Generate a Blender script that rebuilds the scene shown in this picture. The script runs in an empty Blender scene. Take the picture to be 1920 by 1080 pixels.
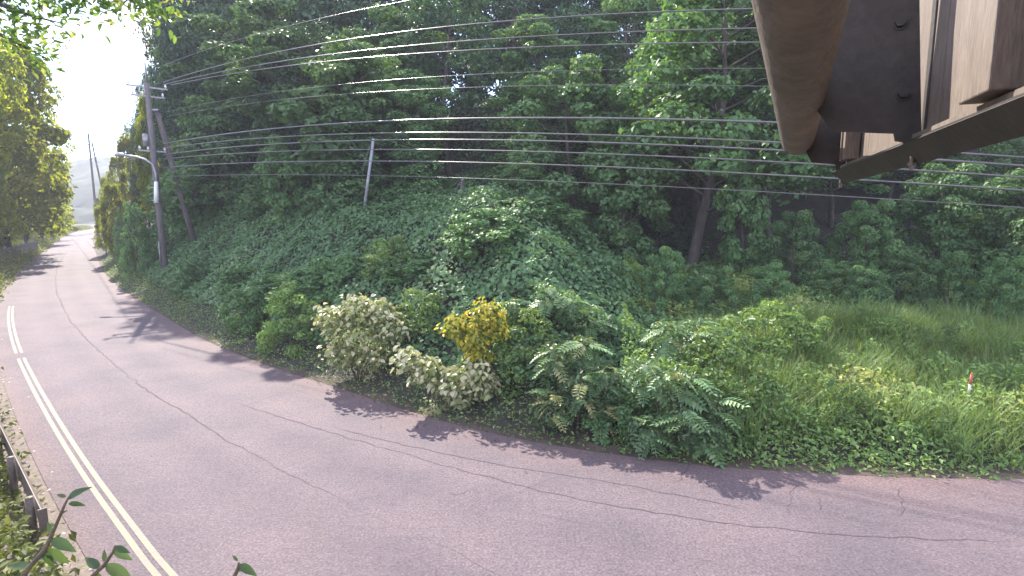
import bpy, math, random
import numpy as np

# ------------------------------------------------------------------ camera, sky, sun, exposure
scene = bpy.context.scene
C = scene.collection
HFOV = math.radians(85.0)
F = 960.0 / math.tan(HFOV / 2)          # focal length in photo pixels (1920 wide)
PITCH = math.radians(7.6)
CAM = np.array((0.0, 0.0, 5.0))
cp, sp = math.cos(PITCH), math.sin(PITCH)
FW = np.array((0.0, cp, -sp)); UP = np.array((0.0, sp, cp)); RT = np.array((1.0, 0.0, 0.0))

cam_data = bpy.data.cameras.new('camera')
cam_data.angle = HFOV
cam_data.sensor_fit = 'HORIZONTAL'
cam_data.clip_start = 0.05
cam_data.clip_end = 6000
cam = bpy.data.objects.new('camera', cam_data)
cam.location = CAM
cam.rotation_euler = (math.pi / 2 - PITCH, 0, 0)
C.objects.link(cam)
scene.camera = cam

SUN_AZ = math.radians(-28.0)             # measured from +Y towards +X
SUN_EL = math.radians(40.0)
SUN_DIR = np.array((math.sin(SUN_AZ) * math.cos(SUN_EL), math.cos(SUN_AZ) * math.cos(SUN_EL), math.sin(SUN_EL)))

world = bpy.data.worlds.new('World')
scene.world = world
world.use_nodes = True
wn, wl = world.node_tree.nodes, world.node_tree.links
wn.clear()
w_out = wn.new('ShaderNodeOutputWorld')
w_bg = wn.new('ShaderNodeBackground')
w_sky = wn.new('ShaderNodeTexSky')
w_sky.sky_type = 'NISHITA'
w_sky.sun_disc = False
w_sky.sun_elevation = SUN_EL
w_sky.sun_rotation = SUN_AZ
w_sky.air_density = 0.75
w_sky.dust_density = 0.0
w_sky.ozone_density = 2.0
# broken cloud everywhere over the dome
w_tc = wn.new('ShaderNodeTexCoord')
w_map = wn.new('ShaderNodeMapping'); w_map.inputs['Scale'].default_value = (1.0, 1.0, 2.6)
w_map.inputs['Location'].default_value = (0.35, 0.1, 0.22)
w_no = wn.new('ShaderNodeTexNoise'); w_no.inputs['Scale'].default_value = 3.2
w_no.inputs['Detail'].default_value = 7; w_no.inputs['Roughness'].default_value = 0.55
w_cr = wn.new('ShaderNodeValToRGB')
w_cr.color_ramp.elements[0].position = 0.38; w_cr.color_ramp.elements[0].color = (0, 0, 0, 1)
w_cr.color_ramp.elements[1].position = 0.62; w_cr.color_ramp.elements[1].color = (1, 1, 1, 1)
w_mix = wn.new('ShaderNodeMix'); w_mix.data_type = 'RGBA'
w_mix.inputs['B'].default_value = (3.3, 3.1, 3.35, 1)
wl.new(w_tc.outputs['Generated'], w_map.inputs['Vector'])
wl.new(w_map.outputs['Vector'], w_no.inputs['Vector'])
wl.new(w_no.outputs['Fac'], w_cr.inputs['Fac'])
wl.new(w_cr.outputs['Color'], w_mix.inputs['Factor'])
wl.new(w_sky.outputs['Color'], w_mix.inputs['A'])
wl.new(w_mix.outputs['Result'], w_bg.inputs['Color'])
wl.new(w_bg.outputs['Background'], w_out.inputs['Surface'])
w_bg.inputs['Strength'].default_value = 0.15

sun_data = bpy.data.lights.new('sun', 'SUN')
sun_data.energy = 2.9
sun_data.angle = math.radians(0.6)
sun_data.color = (1.0, 0.93, 0.82)
sun = bpy.data.objects.new('sun', sun_data)
from mathutils import Vector
sun.rotation_euler = Vector(SUN_DIR).to_track_quat('Z', 'Y').to_euler()
C.objects.link(sun)

scene.view_settings.view_transform = 'Standard'
scene.view_settings.look = 'None'
scene.view_settings.gamma = 1.0
scene.view_settings.use_curve_mapping = False
scene.view_settings.exposure = 2.4
scene.cycles.max_bounces = 6
scene.cycles.diffuse_bounces = 3
scene.cycles.glossy_bounces = 2
scene.cycles.transmission_bounces = 4
scene.cycles.transparent_max_bounces = 4
scene.cycles.use_denoising = True

rng = np.random.default_rng(7)
random.seed(7)

# ------------------------------------------------------------------ pixel helpers (photo pixels -> directions)
def ray(px, py):
    return FW + RT * ((px - 960.0) / F) + UP * ((540.0 - py) / F)
def G(px, py, z=0.0):
    r = ray(px, py); t = (z - CAM[2]) / r[2]
    return CAM + r * t
def P(px, py, depth):
    return CAM + ray(px, py) * depth
def on_plane(px, py, a, b):
    """point of the pixel ray on the vertical plane through the ground points a and b"""
    r = ray(px, py)
    n = np.array((b[1] - a[1], -(b[0] - a[0]), 0.0))
    t = np.dot(np.array((a[0], a[1], 0.0)) - CAM, n) / np.dot(r, n)
    return CAM + r * t

# ------------------------------------------------------------------ materials
MATS = {}
def new_mat(name):
    m = bpy.data.materials.new(name); m.use_nodes = True
    nt = m.node_tree; nt.nodes.clear()
    out = nt.nodes.new('ShaderNodeOutputMaterial')
    MATS[name] = m
    return m, nt, out
def ramp(nt, fac, stops):
    r = nt.nodes.new('ShaderNodeValToRGB')
    els = r.color_ramp.elements
    while len(els) < len(stops): els.new(0.5)
    for e, (p, c) in zip(els, stops):
        e.position = p; e.color = (*c, 1) if len(c) == 3 else c
    nt.links.new(fac, r.inputs['Fac'])
    return r.outputs['Color']
def noise(nt, scale, detail=4, rough=0.55, vec=None, dist=0.0):
    n = nt.nodes.new('ShaderNodeTexNoise')
    n.inputs['Scale'].default_value = scale; n.inputs['Detail'].default_value = detail
    n.inputs['Roughness'].default_value = rough; n.inputs['Distortion'].default_value = dist
    if vec is not None: nt.links.new(vec, n.inputs['Vector'])
    return n.outputs['Fac']
def mixc(nt, fac, a, b, mode='MIX'):
    m = nt.nodes.new('ShaderNodeMix'); m.data_type = 'RGBA'; m.blend_type = mode
    for key, v in (('Factor', fac), ('A', a), ('B', b)):
        if hasattr(v, 'links') or hasattr(v, 'is_linked'): nt.links.new(v, m.inputs[key])
        elif isinstance(v, (int, float)): m.inputs[key].default_value = v
        else: m.inputs[key].default_value = (*v, 1)
    return m.outputs['Result']
def objcoord(nt):
    return nt.nodes.new('ShaderNodeTexCoord').outputs['Object']
def bump(nt, h, strength, dist=0.02):
    b = nt.nodes.new('ShaderNodeBump'); b.inputs['Strength'].default_value = strength
    b.inputs['Distance'].default_value = dist
    nt.links.new(h, b.inputs['Height'])
    return b.outputs['Normal']

def leaf_mat(name, a, b, c=None, transl=0.35, rough=0.45, spec=0.35, hue_var=0.25, transl_tint=(1.25, 1.2, 0.45)):
    """leaf: colour runs a->b by a per-leaf random number, light passes partly through"""
    m, nt, out = new_mat(name)
    at = nt.nodes.new('ShaderNodeAttribute'); at.attribute_name = 'tint'
    stops = [(0.0, a), (1.0, b)] if c is None else [(0.0, a), (0.8, b), (1.0, c)]
    col = ramp(nt, at.outputs['Fac'], stops)
    oi = nt.nodes.new('ShaderNodeObjectInfo')
    mr = nt.nodes.new('ShaderNodeMapRange'); mr.inputs['To Min'].default_value = 1 - hue_var
    mr.inputs['To Max'].default_value = 1 + hue_var
    nt.links.new(oi.outputs['Random'], mr.inputs['Value'])
    hs = nt.nodes.new('ShaderNodeHueSaturation')
    nt.links.new(mr.outputs['Result'], hs.inputs['Value']); nt.links.new(col, hs.inputs['Color'])
    col = hs.outputs['Color']
    p = nt.nodes.new('ShaderNodeBsdfPrincipled')
    p.inputs['Roughness'].default_value = rough
    p.inputs['Specular IOR Level'].default_value = spec
    nt.links.new(col, p.inputs['Base Color'])
    tr = nt.nodes.new('ShaderNodeBsdfTranslucent')
    tc = mixc(nt, 1.0, col, transl_tint, 'MULTIPLY')
    nt.links.new(tc, tr.inputs['Color'])
    mx = nt.nodes.new('ShaderNodeMixShader'); mx.inputs['Fac'].default_value = transl
    nt.links.new(p.outputs['BSDF'], mx.inputs[1]); nt.links.new(tr.outputs['BSDF'], mx.inputs[2])
    nt.links.new(mx.outputs['Shader'], out.inputs['Surface'])
    return m

def plain_mat(name, a, b, scale=8.0, rough=0.8, metal=0.0, bump_s=0.3, stretch=(1, 1, 1), spec=0.4):
    m, nt, out = new_mat(name)
    mp = nt.nodes.new('ShaderNodeMapping'); mp.inputs['Scale'].default_value = stretch
    nt.links.new(objcoord(nt), mp.inputs['Vector'])
    n = noise(nt, scale, 6, 0.6, mp.outputs['Vector'])
    n2 = noise(nt, scale * 6, 4, 0.6, mp.outputs['Vector'])
    col = ramp(nt, n, [(0.3, a), (0.7, b)])
    col = mixc(nt, 0.25, col, ramp(nt, n2, [(0.35, (0.1, 0.1, 0.1)), (0.65, (0.9, 0.9, 0.9))]), 'OVERLAY')
    p = nt.nodes.new('ShaderNodeBsdfPrincipled')
    p.inputs['Roughness'].default_value = rough; p.inputs['Metallic'].default_value = metal
    p.inputs['Specular IOR Level'].default_value = spec
    nt.links.new(col, p.inputs['Base Color'])
    nt.links.new(bump(nt, n2, bump_s, 0.01), p.inputs['Normal'])
    nt.links.new(p.outputs['BSDF'], out.inputs['Surface'])
    return m

def asphalt_mat():
    m, nt, out = new_mat('asphalt')
    co = objcoord(nt)
    at = nt.nodes.new('ShaderNodeAttribute'); at.attribute_name = 'across'
    fine = noise(nt, 24, 5, 0.8, co)
    mid = noise(nt, 7, 5, 0.6, co)
    big = noise(nt, 0.45, 5, 0.6, co)
    base = ramp(nt, fine, [(0.32, (0.029, 0.023, 0.026)), (0.5, (0.104, 0.083, 0.095)), (0.68, (0.203, 0.162, 0.183))])
    base = mixc(nt, 0.28, base, ramp(nt, mid, [(0.3, (0.065, 0.050, 0.053)), (0.7, (0.165, 0.126, 0.130))]))
    base = mixc(nt, 0.55, base, ramp(nt, big, [(0.33, (0.62, 0.64, 0.72)), (0.5, (0.95, 0.93, 0.94)), (0.67, (1.2, 1.12, 1.06))]), 'MULTIPLY')
    # pale wheel-polished tracks and sandy margins (worn in, follow the lanes)
    tr = ramp(nt, at.outputs['Fac'], [(0.0, (1.2, 1.1, 1.0)), (0.08, (0.98, 0.98, 0.98)), (0.24, (1.08, 1.07, 1.07)), (0.36, (0.92, 0.92, 0.94)), (0.48, (1.07, 1.06, 1.06)), (0.60, (0.93, 0.93, 0.95)), (0.72, (1.08, 1.07, 1.06)), (0.84, (0.94, 0.94, 0.95)), (0.985, (1.15, 1.04, 0.96))])
    base = mixc(nt, 1.0, base, tr, 'MULTIPLY')
    vor = nt.nodes.new('ShaderNodeTexVoronoi'); vor.feature = 'DISTANCE_TO_EDGE'; vor.inputs['Scale'].default_value = 0.42
    wob = nt.nodes.new('ShaderNodeMix'); wob.data_type = 'VECTOR'; wob.inputs['Factor'].default_value = 0.22
    nz = nt.nodes.new('ShaderNodeTexNoise'); nz.inputs['Scale'].default_value = 1.4; nz.inputs['Detail'].default_value = 5
    nt.links.new(co, nz.inputs['Vector']); nt.links.new(co, wob.inputs['A']); nt.links.new(nz.outputs['Color'], wob.inputs['B'])
    nt.links.new(wob.outputs['Result'], vor.inputs['Vector'])
    crack = ramp(nt, vor.outputs['Distance'], [(0.0, (1, 1, 1)), (0.006, (0, 0, 0))])
    cmask = ramp(nt, noise(nt, 0.16, 3, 0.5, co), [(0.52, (0, 0, 0)), (0.62, (0.6, 0.6, 0.6))])
    cf = mixc(nt, 1.0, crack, cmask, 'MULTIPLY')
    base = mixc(nt, cf, base, (0.05, 0.042, 0.05))
    p = nt.nodes.new('ShaderNodeBsdfPrincipled')
    p.inputs['Roughness'].default_value = 0.85; p.inputs['Specular IOR Level'].default_value = 0.3
    nt.links.new(base, p.inputs['Base Color'])
    nt.links.new(bump(nt, fine, 0.8, 0.02), p.inputs['Normal'])
    nt.links.new(p.outputs['BSDF'], out.inputs['Surface'])
    return m

def worn_paint(name, col, under, lo, hi):
    m, nt, out = new_mat(name)
    co = objcoord(nt)
    f = ramp(nt, noise(nt, 9, 6, 0.7, co), [(lo, (0, 0, 0)), (hi, (1, 1, 1))])
    c = mixc(nt, f, under, col)
    c = mixc(nt, 0.4, c, ramp(nt, noise(nt, 1.3, 4, 0.6, co), [(0.3, (0.7, 0.66, 0.6)), (0.7, (1.05, 1.03, 1.0))]), 'MULTIPLY')
    p = nt.nodes.new('ShaderNodeBsdfPrincipled'); p.inputs['Roughness'].default_value = 0.7
    nt.links.new(c, p.inputs['Base Color']); nt.links.new(p.outputs['BSDF'], out.inputs['Surface'])
    return m

asphalt_mat()
worn_paint('line_paint', (0.150, 0.118, 0.060), (0.108, 0.085, 0.085), 0.38, 0.56)
worn_paint('faded_paint', (0.142, 0.114, 0.117), (0.118, 0.093, 0.099), 0.46, 0.66)
plain_mat('tar', (0.068, 0.054, 0.058), (0.11, 0.088, 0.094), 5, 0.95, spec=0.05)
plain_mat('soil', (0.045, 0.034, 0.026), (0.09, 0.068, 0.05), 1.2, 0.95)
plain_mat('dark_soil', (0.022, 0.022, 0.018), (0.05, 0.045, 0.035), 0.8, 0.95)
plain_mat('gravel', (0.09, 0.070, 0.058), (0.19, 0.152, 0.125), 6, 0.95, bump_s=0.8)
plain_mat('pebble_stone', (0.28, 0.24, 0.21), (0.45, 0.40, 0.36), 9, 0.9)
plain_mat('bark', (0.045, 0.036, 0.032), (0.12, 0.10, 0.09), 3, 0.9, stretch=(3, 3, 0.4), bump_s=0.8)
plain_mat('twig', (0.07, 0.05, 0.035), (0.13, 0.095, 0.06), 12, 0.8)
plain_mat('concrete', (0.10, 0.088, 0.094), (0.17, 0.15, 0.156), 3, 0.85, stretch=(1, 1, 0.15))
plain_mat('old_concrete', (0.08, 0.068, 0.068), (0.135, 0.115, 0.115), 3, 0.9, stretch=(1, 1, 0.15))
plain_mat('galvanised', (0.22, 0.215, 0.235), (0.34, 0.33, 0.35), 6, 0.42, 0.6, 0.1)
plain_mat('steel_pole', (0.24, 0.24, 0.28), (0.36, 0.36, 0.41), 5, 0.5, 0.2, 0.1)
plain_mat('cable_sheath', (0.085, 0.078, 0.08), (0.14, 0.13, 0.132), 4, 0.33, 0.0, 0.1, spec=0.6)
plain_mat('porcelain', (0.7, 0.7, 0.7), (0.8, 0.8, 0.8), 4, 0.3)
plain_mat('brown_paint', (0.022, 0.017, 0.016), (0.042, 0.032, 0.028), 5, 0.55, 0.0, 0.25, stretch=(1, 1, 1))
plain_mat('brown_pipe', (0.075, 0.058, 0.047), (0.15, 0.118, 0.095), 4, 0.6, 0.0, 0.5, stretch=(1, 1, 5))
plain_mat('panel_back', (0.115, 0.088, 0.070), (0.165, 0.13, 0.105), 7, 0.6, 0.0, 0.25, stretch=(4, 4, 0.5))
plain_mat('rail_paint', (0.075, 0.055, 0.045), (0.125, 0.095, 0.075), 5, 0.6)
plain_mat('marker_red', (0.38, 0.08, 0.045), (0.5, 0.12, 0.07), 9, 0.6)
plain_mat('marker_white', (0.5, 0.48, 0.45), (0.62, 0.6, 0.56), 9, 0.6)
plain_mat('fence_metal', (0.2, 0.19, 0.19), (0.32, 0.3, 0.3), 5, 0.6, 0.3)
plain_mat('dark_pole', (0.03, 0.026, 0.03), (0.05, 0.045, 0.05), 3, 0.9)
plain_mat('far_forest', (0.02, 0.035, 0.02), (0.05, 0.075, 0.04), 0.06, 0.95)
leaf_mat('leaf_kudzu', (0.062, 0.135, 0.060), (0.15, 0.27, 0.12), (0.26, 0.34, 0.20), 0.28, 0.55, 0.25)
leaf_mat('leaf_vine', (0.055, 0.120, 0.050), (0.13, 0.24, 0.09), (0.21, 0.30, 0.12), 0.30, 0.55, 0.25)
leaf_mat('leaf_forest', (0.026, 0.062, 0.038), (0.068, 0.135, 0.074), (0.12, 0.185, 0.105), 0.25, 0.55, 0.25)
leaf_mat('leaf_cedar', (0.016, 0.036, 0.022), (0.04, 0.075, 0.04), None, 0.15, 0.6, 0.3)
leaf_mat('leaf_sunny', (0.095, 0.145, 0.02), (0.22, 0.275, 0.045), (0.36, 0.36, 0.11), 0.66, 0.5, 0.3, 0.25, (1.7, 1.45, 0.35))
leaf_mat('leaf_weed', (0.075, 0.145, 0.042), (0.185, 0.295, 0.085), (0.34, 0.36, 0.13), 0.35, 0.5, 0.35)
leaf_mat('leaf_grass', (0.085, 0.155, 0.05), (0.20, 0.295, 0.095), (0.34, 0.34, 0.16), 0.35, 0.5, 0.35)
leaf_mat('leaf_verge', (0.07, 0.10, 0.02), (0.17, 0.20, 0.045), (0.27, 0.27, 0.08), 0.4, 0.6, 0.25)
leaf_mat('leaf_white', (0.26, 0.31, 0.11), (0.50, 0.48, 0.29), (0.62, 0.56, 0.42), 0.3, 0.5, 0.4, 0.12, (1.0, 1.0, 0.7))
leaf_mat('leaf_pale', (0.11, 0.19, 0.06), (0.36, 0.37, 0.18), (0.52, 0.48, 0.32), 0.3, 0.5, 0.35, 0.1)
leaf_mat('leaf_lemon', (0.12, 0.19, 0.04), (0.36, 0.35, 0.05), (0.48, 0.42, 0.06), 0.35, 0.5, 0.35, 0.1)
leaf_mat('leaf_yellow', (0.32, 0.33, 0.04), (0.48, 0.43, 0.045), (0.50, 0.39, 0.05), 0.4, 0.5, 0.35, 0.12, (1.1, 1.0, 0.4))
leaf_mat('leaf_pinnate', (0.075, 0.15, 0.065), (0.15, 0.255, 0.11), (0.29, 0.32, 0.15), 0.3, 0.42, 0.5, 0.4)
leaf_mat('leaf_pinnate_pale', (0.25, 0.28, 0.11), (0.42, 0.40, 0.20), None, 0.3, 0.42, 0.5, 0.2)
leaf_mat('leaf_dry', (0.05, 0.034, 0.026), (0.15, 0.105, 0.078), (0.24, 0.18, 0.14), 0.1, 0.8, 0.2)
leaf_mat('leaf_near', (0.04, 0.075, 0.03), (0.09, 0.14, 0.05), None, 0.4, 0.4, 0.5)

# ------------------------------------------------------------------ mesh helpers
def tag(o, label=None, cat=None, group=None, kind=None):
    if label: o['label'] = label
    if cat: o['category'] = cat
    if group: o['group'] = group
    if kind: o['kind'] = kind
    return o
def link(name, mesh, parent=None, loc=None):
    o = bpy.data.objects.new(name, mesh); C.objects.link(o)
    if parent is not None: o.parent = parent
    if loc is not None: o.location = loc
    return o
def thing(name, label, cat, loc=(0, 0, 0), rotz=0.0, group=None):
    o = bpy.data.objects.new(name, None); C.objects.link(o)
    o.location = loc; o.rotation_euler = (0, 0, rotz); o.empty_display_size = 0.2
    return tag(o, label, cat, group)
def np_mesh(name, V, faces_idx, k, mat, attrs=None, smooth=False):
    """mesh from (N,3) vertices and (M,k) polygons; attrs: point float attributes"""
    me = bpy.data.meshes.new(name)
    V = np.asarray(V, np.float32); Fc = np.asarray(faces_idx, np.int32)
    me.vertices.add(len(V)); me.vertices.foreach_set('co', V.ravel())
    me.loops.add(Fc.size); me.loops.foreach_set('vertex_index', Fc.ravel())
    me.polygons.add(len(Fc))
    me.polygons.foreach_set('loop_start', np.arange(0, Fc.size, k, dtype=np.int32))
    me.polygons.foreach_set('loop_total', np.full(len(Fc), k, np.int32))
    if smooth: me.polygons.foreach_set('use_smooth', np.ones(len(Fc), bool))
    me.update(calc_edges=True); me.validate()
    for n, a in (attrs or {}).items():
        at = me.attributes.new(n, 'FLOAT', 'POINT'); at.data.foreach_set('value', np.asarray(a, np.float32))
    me.materials.append(MATS[mat])
    return me
class MB:
    """collects boxes, tubes and prisms into one mesh"""
    def __init__(s): s.v = []; s.f = []
    def add(s, V, Fs):
        o = len(s.v); s.v += [tuple(map(float, p)) for p in V]; s.f += [tuple(i + o for i in f) for f in Fs]; return s
    def box(s, c, size, ax=None):
        c = np.array(c, float); h = np.array(size, float) / 2
        ax = np.eye(3) if ax is None else np.array(ax, float)
        V = [c + ax[0] * h[0] * i + ax[1] * h[1] * j + ax[2] * h[2] * k for i in (-1, 1) for j in (-1, 1) for k in (-1, 1)]
        return s.add(V, [(0, 1, 3, 2), (4, 6, 7, 5), (0, 4, 5, 1), (2, 3, 7, 6), (0, 2, 6, 4), (1, 5, 7, 3)])
    def tube(s, pts, radii, n=8, cap=True):
        pts = [np.array(p, float) for p in pts]
        if isinstance(radii, (int, float)): radii = [radii] * len(pts)
        prev = None; rings = []
        for i, p in enumerate(pts):
            t = pts[min(i + 1, len(pts) - 1)] - pts[max(i - 1, 0)]; t = t / (np.linalg.norm(t) + 1e-9)
            a = prev if prev is not None else (np.array((1.0, 0, 0)) if abs(t[0]) < 0.8 else np.array((0, 1.0, 0)))
            a = a - t * np.dot(a, t); a /= np.linalg.norm(a) + 1e-9; b = np.cross(t, a); prev = a
            rings.append([p + (a * math.cos(2 * math.pi * k / n) + b * math.sin(2 * math.pi * k / n)) * radii[i] for k in range(n)])
        V = [q for r in rings for q in r]; Fs = []
        for i in range(len(rings) - 1):
            for k in range(n):
                k2 = (k + 1) % n; Fs.append((i * n + k, i * n + k2, (i + 1) * n + k2, (i + 1) * n + k))
        if cap:
            Fs.append(tuple(range(n))[::-1]); Fs.append(tuple((len(rings) - 1) * n + k for k in range(n)))
        return s.add(V, Fs)
    def prism(s, poly, d):
        """polygon of 3-D points pushed along d"""
        poly = [np.array(p, float) for p in poly]; d = np.array(d, float); n = len(poly)
        V = poly + [p + d for p in poly]
        return s.add(V, [tuple(range(n))[::-1], tuple(n + i for i in range(n))] + [(i, (i + 1) % n, n + (i + 1) % n, n + i) for i in range(n)])
    def mesh(s, name, mat, smooth=False):
        me = bpy.data.meshes.new(name); me.from_pydata(s.v, [], s.f); me.update()
        if smooth: me.shade_smooth()
        me.materials.append(MATS[mat]); return me
    def build(s, name, mat, parent=None, smooth=False, bevel=0.0):
        o = link(name, s.mesh(name, mat, smooth), parent)
        if bevel:
            b = o.modifiers.new('bevel', 'BEVEL'); b.width = bevel; b.segments = 2; b.limit_method = 'ANGLE'
        return o

def unit(a): return a / (np.linalg.norm(a, axis=-1, keepdims=True) + 1e-9)

def leaf_arrays(pos, nrm, size, aspect=0.6, droop=0.5, jitter=0.45, fold=0.12, r=rng, shape=6, along=None):
    """leaf blades: pos (N,3), nrm (N,3); returns vertices and k-gon faces. shape 4 = lozenge, 6 = rounded"""
    N = len(pos)
    n = unit(nrm + r.normal(0, jitter, (N, 3)))
    t = r.normal(0, 1, (N, 3)) if along is None else along + r.normal(0, 0.35, (N, 3))
    t[:, 2] -= droop * 1.6
    t = unit(t - n * np.sum(t * n, 1, keepdims=True))
    b = np.cross(n, t)
    s = size[:, None]; w = s * aspect * 0.5
    f = n * s * fold
    if shape == 4:
        Vs = np.stack([pos - t * s * 0.5, pos + b * w + f, pos + t * s * 0.5 - f * 0.6, pos - b * w + f], 1)
        k = 4
    else:
        Vs = np.stack([pos - t * s * 0.5, pos + b * w * 0.92 - t * s * 0.18 + f, pos + b * w * 0.78 + t * s * 0.2 + f * 0.7,
                       pos + t * s * 0.5 - f * 0.8, pos - b * w * 0.78 + t * s * 0.2 + f * 0.7, pos - b * w * 0.92 - t * s * 0.18 + f], 1)
        k = 6
    V = Vs.reshape(-1, 3)
    base = np.arange(N)[:, None] * k
    if k == 4:
        Fs = np.concatenate([base + np.array([[0, 1, 2]]), base + np.array([[0, 2, 3]])], 0); kk = 3
    else:
        Fs = np.concatenate([base + np.array([[0, 1, 2, 3]]), base + np.array([[0, 3, 4, 5]])], 0); kk = 4
    return V, Fs, kk, k
def leaf_mesh(name, pos, nrm, size, mat, tint=None, r=rng, **kw):
    V, Fs, kk, k = leaf_arrays(pos, nrm, size, r=r, **kw)
    tint = r.random(len(pos)) if tint is None else tint
    return np_mesh(name, V, Fs, kk, mat, {'tint': np.repeat(tint, k)})

def blade_mesh(name, base, height, mat, lean=0.35, width=0.012, r=rng, tint=None, segs=3):
    """grass blades: bent strips"""
    N = len(base)
    a = r.random(N) * 2 * math.pi
    d = np.stack([np.cos(a), np.sin(a), np.zeros(N)], 1); sd = np.stack([-np.sin(a), np.cos(a), np.zeros(N)], 1)
    L = lean * (0.4 + r.random(N))
    rows = []
    for i in range(segs + 1):
        u = i / segs
        c = base + np.array((0, 0, 1.0)) * (height * u * (1 - 0.25 * u * L))[:, None] + d * (height * L * u * u)[:, None]
        w = (width * (1 - u * 0.92))[:, None] if isinstance(width, np.ndarray) else width * (1 - u * 0.92)
        rows += [c - sd * w, c + sd * w]
    k = 2 * (segs + 1)
    V = np.stack(rows, 1).reshape(-1, 3); b = np.arange(N)[:, None] * k
    Fs = np.concatenate([b + np.array([[2 * i, 2 * i + 1, 2 * i + 3, 2 * i + 2]]) for i in range(segs)], 0)
    tint = r.random(N) if tint is None else tint
    return np_mesh(name, V, Fs, 4, mat, {'tint': np.repeat(tint, k)})

# ------------------------------------------------------------------ road lines
def smooth_line(pts, step=0.5):
    p = np.array([q[:2] for q in pts], float)
    for _ in range(3):
        a = p[:-1] * 0.75 + p[1:] * 0.25; b = p[:-1] * 0.25 + p[1:] * 0.75
        p = np.concatenate([p[:1], np.stack([a, b], 1).reshape(-1, 2), p[-1:]])
    s = np.concatenate([[0], np.cumsum(np.linalg.norm(np.diff(p, axis=0), axis=1))])
    q = np.arange(0, s[-1], step)
    return np.stack([np.interp(q, s, p[:, 0]), np.interp(q, s, p[:, 1])], 1)
def normals2(l):
    t = np.gradient(l, axis=0); t = t / np.linalg.norm(t, axis=1, keepdims=True)
    return np.stack([t[:, 1], -t[:, 0]], 1)      # to the right of the walking direction
R_PX = [(1920, 902), (1600, 893), (1330, 876), (1100, 846), (960, 822), (800, 783), (650, 732), (500, 686), (380, 638), (300, 588), (225, 542), (188, 505), (176, 462), (171, 441)]
R_EDGE = smooth_line([(60, 17), (40, 12.6), (22, 10.6)] + [G(*q) for q in R_PX] + [(-118, 165), (-140, 205)])
L_PX = [(330, 1080), (260, 990), (190, 900), (140, 828), (100, 765), (65, 705), (40, 655), (27, 612), (24, 580), (36, 540), (62, 502), (98, 468), (128, 441)]
L_LINE = smooth_line([(60, 9.8), (40, 5.8), (22, 3.6), (13, 2.5), (7, 2.5), (3.2, 3.0), (0.3, 4.0), (-2.3, 5.35)] + [G(*q) for q in L_PX] + [(-126, 165), (-148, 205)])
L_NRM = -normals2(L_LINE)                          # away from the road (towards the camera / left)
# the line was drawn from right to left: make sure the normal points to the camera side
if np.dot(L_NRM[0], np.array((0.0, -1.0))) < 0: L_NRM = -L_NRM

def ribbon(name, l0, l1, z, mat, ncross=2, attr=True, parent=None, n=None):
    n = n or max(len(l0), len(l1))
    def rs(l):
        s = np.linspace(0, len(l) - 1, n); i = np.arange(len(l))
        return np.stack([np.interp(s, i, l[:, 0]), np.interp(s, i, l[:, 1])], 1)
    a, b = rs(l0), rs(l1)
    u = np.linspace(0, 1, ncross)
    V = (a[:, None, :] * (1 - u)[None, :, None] + b[:, None, :] * u[None, :, None])
    V = np.concatenate([V, np.full((n, ncross, 1), z)], 2).reshape(-1, 3)
    i, j = np.meshgrid(np.arange(n - 1), np.arange(ncross - 1), indexing='ij')
    q = (i * ncross + j).ravel()
    Fs = np.stack([q, q + 1, q + ncross + 1, q + ncross], 1)
    me = np_mesh(name, V, Fs, 4, mat, {'across': np.tile(u, n)}, True)
    return link(name, me, parent)

# distance to the hill-side road edge (positive on the hill side)
E_PTS = R_EDGE[::2]
E_N = normals2(E_PTS)
mid = np.argmin(np.abs(E_PTS[:, 0]))
if E_N[mid, 1] < 0: E_N = -E_N
def edge_dist(x, y):
    x = np.atleast_1d(np.asarray(x, float)); y = np.atleast_1d(np.asarray(y, float))
    out = np.empty(len(x))
    for i in range(0, len(x), 4000):
        dx = x[i:i + 4000, None] - E_PTS[None, :, 0]; dy = y[i:i + 4000, None] - E_PTS[None, :, 1]
        d2 = dx * dx + dy * dy; k = np.argmin(d2, 1); ar = np.arange(len(k))
        sg = np.sign(dx[ar, k] * E_N[k, 0] + dy[ar, k] * E_N[k, 1])
        out[i:i + 4000] = np.sqrt(d2[ar, k]) * np.where(sg == 0, 1, sg)
    return out
PROF_BANK = ([-60, 0.6, 1.6, 4.0, 6.5, 8.0, 12.5, 16, 30, 45, 70, 120], [-0.28, -0.08, 0.3, 2.2, 4.5, 5.0, 5.4, 6.8, 15.5, 20, 23, 25])
PROF_MEAD = ([-60, 0.6, 1.6, 6, 11, 15, 19, 24, 36, 50, 70, 120], [-0.28, -0.08, 0.22, 0.75, 1.4, 2.2, 3.6, 7.5, 17, 22, 24, 26])
PROF_FAR = ([-60, 0.6, 1.5, 4, 8, 14, 22, 34, 50, 120], [-0.28, -0.08, 0.3, 2.0, 4.5, 8.5, 14, 20, 24, 26])
def terrain(x, y):
    x = np.atleast_1d(np.asarray(x, float)); y = np.atleast_1d(np.asarray(y, float))
    d = edge_dist(x, y)
    px = 960 + F * x / np.maximum(y, 0.5)
    w = np.clip((px - 930) / 360, 0, 1); w = w * w * (3 - 2 * w)
    v = np.clip((340 - px) / 120, 0, 1)
    z = np.interp(d, *PROF_BANK) * (1 - w) + np.interp(d, *PROF_MEAD) * w
    z = z * (1 - v) + np.interp(d, *PROF_FAR) * v
    amp = np.clip((d - 1.0) / 6, 0, 1)
    z = z + amp * (0.35 * np.sin(x * 0.55 + 1.3 * np.sin(y * 0.31)) * np.cos(y * 0.47 + 0.6) + 0.16 * np.sin(x * 1.7 + y * 0.9) * np.sin(y * 1.3 - x * 0.6))
    return z

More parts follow.
